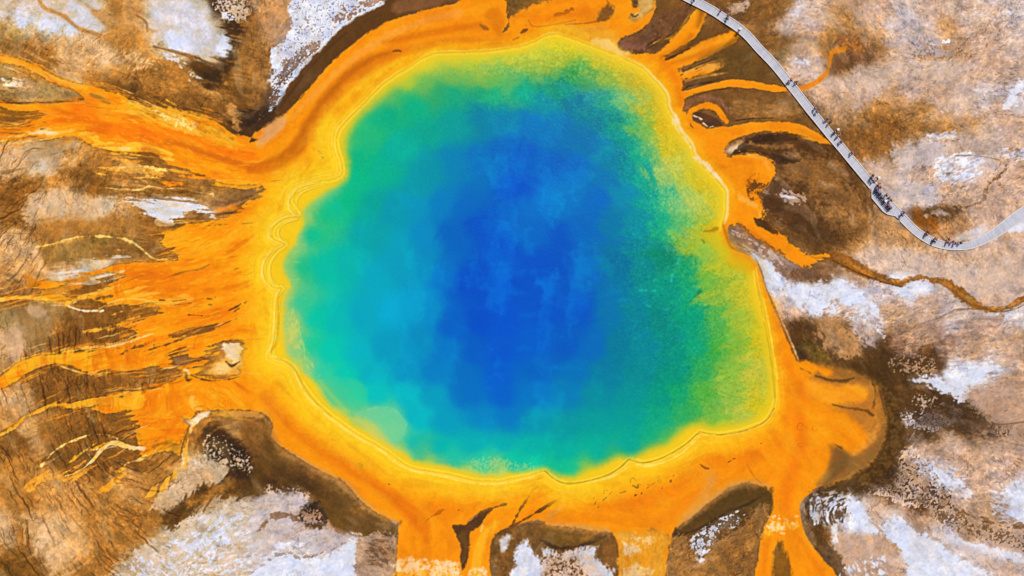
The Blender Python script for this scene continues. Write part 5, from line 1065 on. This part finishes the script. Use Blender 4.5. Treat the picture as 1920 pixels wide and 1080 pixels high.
# ------------------------------------------------------------------ shapes
def link(name, me, parent=None, m=None):
    o = bpy.data.objects.new(name, me); sc.collection.objects.link(o)
    if parent: o.parent = parent
    if m: me.materials.append(m)
    return o
def empty(name, loc, rz=0, label=None, cat=None, group=None):
    o = bpy.data.objects.new(name, None); o.empty_display_size = .3; sc.collection.objects.link(o)
    o.location = loc; o.rotation_euler = (0, 0, rz)
    if label: o["label"] = label
    if cat: o["category"] = cat
    if group: o["group"] = group
    return o
class MB:
    def __init__(s): s.v = []; s.f = []
    def box(s, c, size, u=(1, 0), tilt=0):
        # box centred at c; u = direction of its x axis on the map
        L = math.hypot(*u); ux, uy = u[0] / L, u[1] / L; a, b, h = size[0] / 2, size[1] / 2, size[2] / 2
        k = len(s.v)
        for dz in (-h, h):
            for dx, dy in ((-a, -b), (a, -b), (a, b), (-a, b)):
                s.v.append((c[0] + ux * dx - uy * dy, c[1] + uy * dx + ux * dy, c[2] + dz))
        s.f += [(k, k + 3, k + 2, k + 1), (k + 4, k + 5, k + 6, k + 7), (k, k + 1, k + 5, k + 4), (k + 1, k + 2, k + 6, k + 5), (k + 2, k + 3, k + 7, k + 6), (k + 3, k, k + 4, k + 7)]
    def ribbon(s, pts, w, z0, z1):
        # closed bar following pts (x, y) with width w between heights z0, z1
        n = len(pts); k = len(s.v)
        for i, p in enumerate(pts):
            a = pts[max(0, i - 1)]; b = pts[min(n - 1, i + 1)]
            dx, dy = b[0] - a[0], b[1] - a[1]; L = math.hypot(dx, dy) or 1; nx, ny = -dy / L * w / 2, dx / L * w / 2
            s.v += [(p[0] + nx, p[1] + ny, z0), (p[0] - nx, p[1] - ny, z0), (p[0] - nx, p[1] - ny, z1), (p[0] + nx, p[1] + ny, z1)]
        for i in range(n - 1):
            a = k + 4 * i; b = a + 4
            s.f += [(a, b, b + 1, a + 1), (a + 1, b + 1, b + 2, a + 2), (a + 2, b + 2, b + 3, a + 3), (a + 3, b + 3, b, a)]
        s.f += [(k, k + 1, k + 2, k + 3), (k + 4 * n - 1, k + 4 * n - 2, k + 4 * n - 3, k + 4 * n - 4)]
    def build(s, name, m, parent=None, off=(0, 0, 0)):
        me = bpy.data.meshes.new(name)
        me.from_pydata([(a - off[0], b - off[1], c - off[2]) for a, b, c in s.v], [], s.f); me.update()
        bm = bmesh.new(); bm.from_mesh(me); bmesh.ops.recalc_face_normals(bm, faces=bm.faces); bm.to_mesh(me); bm.free()
        return link(name, me, parent, m)
def at(px, py, z=0.0):
    k = (H - z) / H                          # keeps raised things over the same map point as seen from above
    return ((px - 960) * S * k, (540 - py) * S * k)
def ground_z(px, py):
    i = int(np.argmin(np.abs(XS - px))); j = int(np.argmin(np.abs(YS - py))); return float(zg[j, i])

# ------------------------------------------------------------------ boardwalk
DZ = 0.72
BW_PTS = "1228,-36,17 1260,-19,17 1288,-5,17 1330,16.5,17 1356,33,17 1383,51,17 1403,68.5,17 1422,90,17 1447,116,17 1464,136,17 1482,159,17 1500,182,17 1517,204,17 1535,226,17 1556,252,17 1579,279,17 1602,307,17 1626,336,17 1651,366,17 1672,388,17 1691,407,17 1708,425,16 1726,440,16 1746,452,16 1768,459.5,15 1792,462,15 1818,460,15 1843,450,17 1870,434,20 1898,414,23 1925,397,26 1965,374,26"
CL = smooth_open(parse(BW_PTS), 8)
ctr = [at(p[0], p[1], DZ) for p in CL]; wid_ = [p[2] * S * .94 for p in CL]
cum = [0.0]
for a, b in zip(ctr, ctr[1:]): cum.append(cum[-1] + math.dist(a, b))
def along(t):
    i = max(1, min(len(cum) - 1, int(np.searchsorted(cum, t)))); f = (t - cum[i - 1]) / max(1e-6, cum[i] - cum[i - 1])
    a, b = ctr[i - 1], ctr[i]
    i0, i1 = max(0, i - 2), min(len(ctr) - 1, i + 1)
    dx, dy = ctr[i1][0] - ctr[i0][0], ctr[i1][1] - ctr[i0][1]; L = math.hypot(dx, dy)
    return (a[0] + (b[0] - a[0]) * f, a[1] + (b[1] - a[1]) * f), (dx / L, dy / L), wid_[i - 1] + (wid_[i] - wid_[i - 1]) * f
deck_m = mat("weathered_planks", (.46, .45, .50), .8, .2); deck_m.node_tree.nodes["Principled BSDF"].inputs["Base Color"].default_value = (.42, .41, .47, 1)
def plank_mat(name, base, amt):
    m = mat(name, base, .8, .2); nt = m.node_tree; b = nt.nodes["Principled BSDF"]
    g = nt.nodes.new("ShaderNodeNewGeometry"); r = nt.nodes.new("ShaderNodeMapRange")
    nt.links.new(g.outputs["Random Per Island"], r.inputs[0]); r.inputs[3].default_value = 1 - amt; r.inputs[4].default_value = 1 + amt
    v = nt.nodes.new("ShaderNodeVectorMath"); v.operation = 'SCALE'; v.inputs[0].default_value = base
    nt.links.new(r.outputs[0], v.inputs["Scale"]); nt.links.new(v.outputs[0], b.inputs["Base Color"])
    return speckle(m, .9, .10)
deck_m = plank_mat("weathered_planks", (.49, .48, .52), .08)
kerb_m = speckle(mat("pale_kerb_timber", (.66, .61, .60), .7, .2), 3, .12)
post_m = speckle(mat("post_timber", (.20, .16, .12), .9, .1), 6, .2)
bwk = empty("boardwalk", (*ctr[len(ctr) // 2], 0), 0, "long pale grey raised boardwalk curving past the spring, with a widened viewing platform", "boardwalk")
off = (*ctr[len(ctr) // 2], 0)
total = cum[-1]
d_ = MB(); t = .1; rr = random.Random(5)
while t < total - .1:
    p, u, w = along(t)
    d_.box((p[0], p[1], DZ - .02 + rr.uniform(-.004, .004)), (.185, w - .14, .04), u); t += .20
d_.build("deck", deck_m, bwk, off)
def offset_line(side, t0, t1, inset, step=.8):
    out = []; t = t0
    while t <= t1 + 1e-6:
        p, u, w = along(t); h = (w / 2 - inset) * side
        out.append((p[0] - u[1] * h, p[1] + u[0] * h)); t += step
    return out
# the platform bulges out on the side towards the spring (right-hand side of travel)
def t_at(px, py):
    q = at(px, py, DZ); return cum[int(np.argmin([math.dist(q, c) for c in ctr]))]
PLAT = [at(*q, DZ) for q in ((1634.5, 352), (1634.5, 371), (1656, 396.5), (1664, 401.5), (1679, 405), (1686, 411))]
tp0, tp1 = t_at(1642, 356), t_at(1698, 414)
for side, spans in ((1, [(0, total)]), (-1, [(0, tp0 - .4), (tp1 - .6, total)])):
    for a, b in spans:
        k = MB(); k.ribbon(offset_line(side, a, b, .05), .14, DZ - .02, DZ + .13); k.build("kerb_rail", kerb_m, bwk, off)
        k = MB(); k.ribbon(offset_line(side, a, b, .16), .06, DZ - .28, DZ - .045); k.build("edge_beam", post_m, bwk, off)
k = MB(); k.ribbon(PLAT, .14, DZ - .02, DZ + .13); k.build("kerb_rail", kerb_m, bwk, off)
# platform floor: planks run across the bulge
pl = MB()
inner = [along(tp0 - .6 + (tp1 - tp0 + .8) * i / 10)[0] for i in range(11)]
ax = Vector((PLAT[2][0] - PLAT[1][0], PLAT[2][1] - PLAT[1][1])).normalized(); nrm = Vector((-ax.y, ax.x))
pp = PLAT + inner[::-1]
def clipspan(s):
    # extent of polygon pp along nrm at station s along ax
    hits = []
    for i in range(len(pp)):
        a, b = Vector(pp[i - 1]), Vector(pp[i]); sa, sb = a.dot(ax) - s, b.dot(ax) - s
        if (sa > 0) != (sb > 0):
            q = a + (b - a) * (sa / (sa - sb)); hits.append(q.dot(nrm))
    return (min(hits), max(hits)) if len(hits) >= 2 else None
s0 = min(Vector(q).dot(ax) for q in pp); s1 = max(Vector(q).dot(ax) for q in pp); s_ = s0 + .1
while s_ < s1:
    h = clipspan(s_)
    if h and h[1] - h[0] > .2:
        c = ax * s_ + nrm * ((h[0] + h[1]) / 2); pl.box((c.x, c.y, DZ - .065), (.185, h[1] - h[0] - .04, .04), (ax.x, ax.y))
    s_ += .2
pl.build("platform_deck", deck_m, bwk, off)
t = 1.0; np_ = 0
while t < total:
    p, u, w = along(t)
    for sd_ in (-1, 1):
        if np_ < 98:
            h = (w / 2 - .2) * sd_; q = (p[0] - u[1] * h, p[1] + u[0] * h)
            b = MB(); b.box((q[0], q[1], (DZ - .05 - .3) / 2), (.14, .14, DZ - .05 + .3), u); b.build("post", post_m, bwk, off); np_ += 1
    t += 2.6
for q in PLAT[1:4]:
    b = MB(); b.box((q[0] + .15, q[1] + .1, (DZ - .09 - .3) / 2), (.14, .14, DZ - .09 + .3)); b.build("post", post_m, bwk, off)

# ------------------------------------------------------------------ bench on the platform
bench_m = plank_mat("dark_bench_slats", (.055, .055, .085), .15)
def bench(p0, p1, label):
    a = Vector(at(*p0, DZ + .45)); b = Vector(at(*p1, DZ + .45)); c = (a + b) / 2; u = (b - a).normalized(); n = Vector((-u.y, u.x)); L = (b - a).length
    e = empty("bench", (c.x, c.y, DZ - .03), math.atan2(u.y, u.x), label, "bench")
    for k_ in range(2):
        s = MB(); s.box((0, -.13 + .26 * k_, .45), (L, .17, .05)); s.build("seat_slat", bench_m, e)
    s = MB(); s.box((0, -.26, .74), (L, .04, .16)); s.build("backrest", bench_m, e)
    for x_ in (-L / 2 + .3, 0, L / 2 - .3):
        s = MB(); s.box((x_, 0, .21), (.08, .36, .42)); s.box((x_, -.25, .41), (.06, .05, .80)); s.build("leg", post_m, e)
bench((1641, 357), (1668.5, 394), "long dark slatted bench on the widened platform, facing away from the spring")

# ------------------------------------------------------------------ people
SK = {}
def skin_mesh(name, nodes, edges, subdiv=1):
    # nodes: (x, y, z, rx, ry)
    me = bpy.data.meshes.new(name + "_cage"); me.from_pydata([n[:3] for n in nodes], edges, []); me.update()
    o = bpy.data.objects.new(name + "_cage", me); sc.collection.objects.link(o)
    md = o.modifiers.new("skin", 'SKIN'); md.use_smooth_shade = True; md.branch_smoothing = .6
    me.skin_vertices or None
    if not me.skin_vertices:
        bpy.context.view_layer.objects.active = o
    lay = me.skin_vertices[0].data
    for i, n in enumerate(nodes): lay[i].radius = (n[3], n[4]); lay[i].use_root = (i == 0)
    ss = o.modifiers.new("sub", 'SUBSURF'); ss.levels = subdiv; ss.render_levels = subdiv
    dg = bpy.context.evaluated_depsgraph_get(); dg.update()
    ev = o.evaluated_get(dg); out = bpy.data.meshes.new_from_object(ev); out.name = name
    bpy.data.objects.remove(o); bpy.data.meshes.remove(me)
    for p in out.polygons: p.use_smooth = True
    return out
def pose(kind):
    # joints of the figure, facing +y, metres
    P = {}
    hip = .92
    if kind == 'sit': hip = .50
    P['pel'] = (0, 0, hip)
    P['bel'] = (0, .0, hip + .16); P['che'] = (0, .01, hip + .36); P['nek'] = (0, .01, hip + .53); P['hd0'] = (0, .03, hip + .60); P['hd1'] = (0, .035, hip + .72)
    for s, k in ((1, 'r'), (-1, 'l')):
        P['sh' + k] = (.17 * s, 0, hip + .47)
        P['hp' + k] = (.09 * s, 0, hip - .03)
        if kind == 'sit':
            P['kn' + k] = (.11 * s, .42, hip + .01); P['an' + k] = (.12 * s, .44, .09); P['to' + k] = (.13 * s, .60, .04)
            P['el' + k] = (.24 * s, .06, hip + .20); P['wr' + k] = (.15 * s, .30, hip + .10)
        elif kind == 'walk':
            f = .22 * s
            P['kn' + k] = (.10 * s, f * .75 + .04, .49); P['an' + k] = (.10 * s, f * 1.2 - .03, .09); P['to' + k] = (.11 * s, f * 1.2 + .13, .04)
            P['el' + k] = (.23 * s, -f * .7, hip + .20); P['wr' + k] = (.23 * s, -f * 1.2 + .08, hip - .02)
        elif kind == 'photo':
            P['kn' + k] = (.11 * s, .01, .49); P['an' + k] = (.12 * s, -.02, .09); P['to' + k] = (.14 * s, .14, .04)
            P['el' + k] = (.25 * s, .20, hip + .36); P['wr' + k] = (.07 * s, .36, hip + .58)
        elif kind == 'lean':
            P['kn' + k] = (.10 * s, .02, .49); P['an' + k] = (.11 * s, -.03, .09); P['to' + k] = (.13 * s, .13, .04)
            P['el' + k] = (.25 * s, .08, hip + .20); P['wr' + k] = (.10 * s, .22, hip + .24)
        else:
            P['kn' + k] = (.10 * s, .01, .49); P['an' + k] = (.11 * s, -.02, .09); P['to' + k] = (.13 * s, .14, .04)
            P['el' + k] = (.25 * s, -.03, hip + .19); P['wr' + k] = (.26 * s, .04, hip - .05)
    return P
def figure_meshes(kind):
    P = pose(kind); R = dict(pel=(.135, .10), bel=(.125, .09), che=(.15, .10), nek=(.055, .055), hd0=(.075, .085), hd1=(.078, .095), sh=(.07, .07), hp=(.09, .09), kn=(.058, .058), an=(.038, .042), to=(.04, .03), el=(.042, .042), wr=(.028, .028))
    names = ['pel', 'bel', 'che', 'nek', 'hd0', 'hd1'] + [a + b for b in 'rl' for a in ('hp', 'kn', 'an', 'to', 'sh', 'el', 'wr')]
    E = [('pel', 'bel'), ('bel', 'che'), ('che', 'nek'), ('nek', 'hd0'), ('hd0', 'hd1')]
    for b in 'rl': E += [('pel', 'hp' + b), ('hp' + b, 'kn' + b), ('kn' + b, 'an' + b), ('an' + b, 'to' + b), ('che', 'sh' + b), ('sh' + b, 'el' + b), ('el' + b, 'wr' + b)]
    nodes = []
    ix = {}
    for n in names:
        r = R[n] if n in R else R[n[:2]]; ix[n] = len(nodes); nodes.append((*P[n], *r))
    ed = [(ix[a], ix[b]) for a, b in E]
    # nose, hands: palm, thumb and four fingers
    for b, s in (('r', 1), ('l', -1)):
        w = Vector(P['wr' + b]); d = (w - Vector(P['el' + b])).normalized(); side = d.cross(Vector((s, 0, 0)));
        side = side.normalized() if side.length > .2 else Vector((0, 1, 0))
        palm = w + d * .075; k = len(nodes); nodes.append((*palm, .036, .018)); ed.append((ix['wr' + b], k))
        for j, (o_, ln) in enumerate(((-.026, .062), (-.009, .078), (.009, .074), (.026, .058))):
            base = palm + side * o_ + d * .012; a1 = len(nodes); nodes.append((*(base + d * ln * .5), .0095, .0095)); nodes.append((*(base + d * ln + Vector((-s * .012, 0, 0))), .0075, .0075))
            ed += [(k, a1), (a1, a1 + 1)]
        th = w + d * .035 + side * .045; a1 = len(nodes); nodes.append((*th, .012, .012)); nodes.append((*(th + d * .04 + side * .012), .009, .009)); ed += [(k, a1), (a1, a1 + 1)]
    k = len(nodes); hx = Vector(P['hd0']); nodes.append((hx.x, hx.y + .098, hx.z + .055, .012, .016)); ed.append((ix['hd1'], k))
    body = skin_mesh("person", nodes, ed)
    # clothes: slightly larger shells that end at cuffs, waist and hems
    sh = []; se = []
    def add(lst, p, r, link_=None, edl=None):
        lst.append((*p, *r)); k_ = len(lst) - 1
        if link_ is not None: edl.append((link_, k_))
        return k_
    V = lambda n: Vector(P[n])
    a = add(sh, V('che'), (.168, .118)); b0 = add(sh, V('bel'), (.145, .108), a, se); b1 = add(sh, V('pel') + Vector((0, 0, .01)), (.150, .115), b0, se); add(sh, V('nek') - Vector((0, 0, .05)), (.07, .07), a, se)
    for b in 'rl':
        c = add(sh, V('sh' + b), (.082, .082), a, se); e = add(sh, V('el' + b), (.056, .056), c, se); add(sh, V('el' + b).lerp(V('wr' + b), .7), (.046, .046), e, se)
    shirt = skin_mesh("shirt", sh, se)
    tr = []; te = []
    a = add(tr, V('pel') + Vector((0, 0, .03)), (.145, .112))
    for b in 'rl':
        c = add(tr, V('hp' + b), (.103, .103), a, te); e = add(tr, V('kn' + b), (.073, .073), c, te); add(tr, V('an' + b) + Vector((0, 0, .03)), (.056, .056), e, te)
    trou = skin_mesh("trousers", tr, te)
    hn = [(*(V('hd1') + Vector((0, -.02, .035))), .088, .105), (*(V('hd0') + Vector((0, -.055, .04))), .07, .05)]
    hair = skin_mesh("hair", hn, [(0, 1)])
    return body, shirt, trou, hair
POSES = {k: figure_meshes(k) for k in ('stand', 'walk', 'photo', 'lean', 'sit')}
SKIN = [speckle(mat("skin", c, .6, .3), 9, .05) for c in ((.55, .33, .22), (.35, .19, .12), (.62, .42, .31))]
CM = {}
COLS = dict(black=(.012, .012, .018), navy=(.025, .06, .30), blue=(.03, .13, .60), teal=(.01, .13, .17), red=(.62, .02, .06), magenta=(.60, .04, .28), maroon=(.20, .01, .05), white=(.75, .75, .8), grey=(.20, .21, .24), khaki=(.30, .24, .16), pink=(.70, .25, .30), purple=(.22, .07, .38), brown=(.10, .06, .035), green=(.04, .11, .05), denim=(.04, .07, .16), yellow=(.6, .45, .1))
def cloth(c):
    if c not in CM: CM[c] = speckle(mat("cloth_" + c, COLS[c], .85, .15), 12, .10, .2, .01)
    return CM[c]
hat_m = [speckle(mat("straw_hat", (.55, .45, .28), .8, .2), 20, .1), speckle(mat("dark_cap", (.03, .03, .05), .8, .2), 20, .1), speckle(mat("white_hat", (.75, .74, .72), .8, .2), 20, .05)]
def hat_mesh(brim):
    bm = bmesh.new(); prof = [(brim, 0), (brim, .008), (.105, .015), (.100, .07), (.06, .10), (0, .105)]
    prev = None
    for r, z in prof:
        ring = [bm.verts.new((r * math.cos(a * math.tau / 16), r * 1.12 * math.sin(a * math.tau / 16), z)) for a in range(16)] if r else [bm.verts.new((0, 0, z))]
        if prev:
            for i in range(16):
                if len(ring) > 1: bm.faces.new((prev[i], prev[(i + 1) % 16], ring[(i + 1) % 16], ring[i]))
                else: bm.faces.new((prev[i], prev[(i + 1) % 16], ring[0]))
        prev = ring
    me = bpy.data.meshes.new("hat"); bm.to_mesh(me); bm.free(); return me
HAT = {'sun': hat_mesh(.20), 'cap': hat_mesh(.125)}
def person(px, py, face, kind, shirt, trousers, label, hat=None, hairc='black', sc_=1.0, skin=0, group="visitors on the boardwalk"):
    z = DZ - (.045 if kind != 'sit' else .02)
    x_, y_ = at(px, py, DZ)
    body, sh, tr, ha = POSES[kind]
    def inst(name, me, m, parent):
        o = bpy.data.objects.new(name, me); sc.collection.objects.link(o); o.parent = parent
        if not me.materials: me.materials.append(m)
        o.material_slots[0].link = 'OBJECT'; o.material_slots[0].material = m
        return o
    b = inst("person", body, SKIN[skin], None)
    b.location = (x_, y_, z); b.rotation_euler = (0, 0, math.radians(face)); b.scale = (sc_ * 1.14,) * 3
    b["label"] = label; b["category"] = "person"; b["group"] = group
    inst("shirt", sh, cloth(shirt), b); inst("trousers", tr, cloth(trousers), b); inst("hair", ha, cloth(hairc), b)
    if hat:
        h = inst("hat", HAT['cap' if hat == 1 else 'sun'], hat_m[hat], b)
        P = pose(kind); h.location = (P['hd1'][0], P['hd1'][1] - .005, P['hd1'][2] + .055)
    return b
# face: 0 looks up the map (+y), 90 looks left (towards the spring), 180 down, -90 right
FOLK = [
 (1299, 2, 110, 'walk', 'navy', 'denim', "person in navy jacket walking at the top edge of the boardwalk"),
 (1349, 23, 60, 'stand', 'purple', 'black', "person in dark purple top against the far kerb near the top of the walkway"),
 (1364, 31, 90, 'photo', 'navy', 'black', "person in navy, right of the orange finger, lifting a camera with both hands"),
 (1362, 37, 120, 'stand', 'black', 'navy', "person all in black just below the one lifting a camera near the top"),
 (1385, 58, 100, 'photo', 'white', 'black', "person in white shirt and black trousers by the near kerb, above the second orange finger", 2),
 (1477, 154, 80, 'lean', 'white', 'black', "person in white top where the orange stream meets the walkway, nearest the spring"),
 (1481, 152, 120, 'stand', 'black', 'black', "person in black beside the white topped one where the orange stream meets the walkway"),
 (1491, 156, 60, 'walk', 'navy', 'black', "person in dark navy by the outer kerb where the orange stream passes under"),
 (1526, 205, 110, 'stand', 'blue', 'navy', "person in bright blue top leading a close pair in blue"),
 (1529.5, 211, 150, 'stand', 'blue', 'teal', "person in blue top and teal trousers, lower of the close pair in blue"),
 (1548, 225, 20, 'walk', 'grey', 'black', "person in grey top walking just below the pair in blue"),
 (1553, 232, 45, 'stand', 'brown', 'black', "person in brown jacket below the grey topped walker", 1),
 (1562, 250, 90, 'lean', 'teal', 'black', "person in dark teal standing in the middle of the walkway beside a pale green top"),
 (1567, 245, 100, 'walk', 'green', 'grey', "person in green top by the outer kerb, above the one in crimson", 2),
 (1571, 254, 80, 'stand', 'red', 'maroon', "person in crimson top by the outer kerb, beside the one in teal"),
 (1568, 257, 60, 'stand', 'white', 'purple', "person in white top just behind the crimson one"),
 (1574, 267, 130, 'walk', 'purple', 'purple', "person in purple, lowest of the bunch in the middle stretch", None, 'brown'),
 (1595, 288, 110, 'walk', 'magenta', 'maroon', "person in magenta walking alone between the middle bunch and the platform"),
 (1634, 330, 80, 'stand', 'teal', 'black', "person in dark teal at the upper end of the platform group"),
 (1631, 336, 100, 'stand', 'navy', 'teal', "person in navy nearest the spring kerb just above the platform"),
 (1634.5, 340, 100, 'walk', 'blue', 'navy', "person in blue top squeezed behind the navy one just above the platform"),
 (1643, 335, 70, 'walk', 'black', 'black', "person in black by the outer kerb just above the platform", 2),
 (1643, 350, 90, 'stand', 'red', 'maroon', "person in bright red top at the head of the platform"),
 (1648, 352, 80, 'stand', 'pink', 'grey', "person in pink top just right of the bright red one"),
 (1647, 345, 10, 'walk', 'grey', 'grey', "small person in pale grey between the red top and the black walker", None, 'brown', .75),
 (1640, 357, 95, 'stand', 'navy', 'black', "person in navy at the platform corner beside the bench end"),
 (1692, 399, 70, 'walk', 'purple', 'navy', "person in purple top just past the lower end of the platform"),
 (1688, 404, 110, 'stand', 'navy', 'navy', "person in navy beside the near kerb past the lower end of the platform"),
 (1737, 436, 120, 'stand', 'red', 'maroon', "person in red top with dark trousers on the inside of the lower bend"),
 (1734, 440, 100, 'stand', 'maroon', 'maroon', "person in maroon standing against the red topped one on the lower bend"),
 (1750.5, 448, 150, 'walk', 'navy', 'navy', "person in navy, upper of two walking on the lower bend"),
 (1748, 453, 130, 'walk', 'denim', 'black', "person in denim blue, lower of two walking on the lower bend"),
 (1776, 449, 100, 'stand', 'red', 'maroon', "person in crimson left of the magenta one at the bottom of the bend"),
 (1774, 455, 80, 'stand', 'pink', 'maroon', "person in pink top in front of the crimson one at the bottom of the bend"),
 (1783, 454, 60, 'lean', 'magenta', 'purple', "person in magenta in the middle of the group at the bottom of the bend"),
 (1788, 457, 90, 'stand', 'purple', 'navy', "person in purple right of the magenta one at the bottom of the bend"),
 (1798, 455, 100, 'walk', 'black', 'black', "person all in black, rightmost on the lower bend"),
]
for i, f in enumerate(FOLK):
    person(*f[:7], *(f[7:]), **({} if len(f) > 10 else {'skin': i % 3}))
# sitters on the bench
BA = Vector(at(1641, 357, DZ)); BB = Vector(at(1668.5, 394, DZ))
fa = math.degrees(math.atan2((BB - BA).y, (BB - BA).x))
SIT = ((.10, 'blue', 'navy', "person in blue sitting at the upper end of the platform bench", None), (.22, 'navy', 'black', "person in navy seated second from the upper end of the bench", 1), (.36, 'black', 'denim', "person in black with denim trousers seated left of the bench middle", None),
       (.56, 'grey', 'black', "person in grey seated near the middle of the bench", 2), (.80, 'red', 'navy', "person in red top seated near the lower end of the bench", None), (.92, 'maroon', 'black', "person in maroon at the lower end of the bench", 1))
for i, (f, c1_, c2_, lb, ht) in enumerate(SIT):
    q = BA.lerp(BB, f); px = q.x * H / (H - DZ) / S + 960; py = 540 - q.y * H / (H - DZ) / S
    person(px, py, fa, 'sit', c1_, c2_, lb, ht, 'black', 1.0, i % 3, "visitors sitting on the platform bench")
person(1659, 367, 90, 'stand', 'black', 'navy', "person in black standing behind the bench, near its middle")
person(1663.5, 372, 60, 'stand', 'navy', 'maroon', "person in navy with maroon trousers standing behind the lower half of the bench")
person(1667.5, 376, 110, 'stand', 'red', 'purple', "person in red standing behind the lower half of the bench")
print("people", sum(1 for o in bpy.data.objects if o.name.startswith("person")))
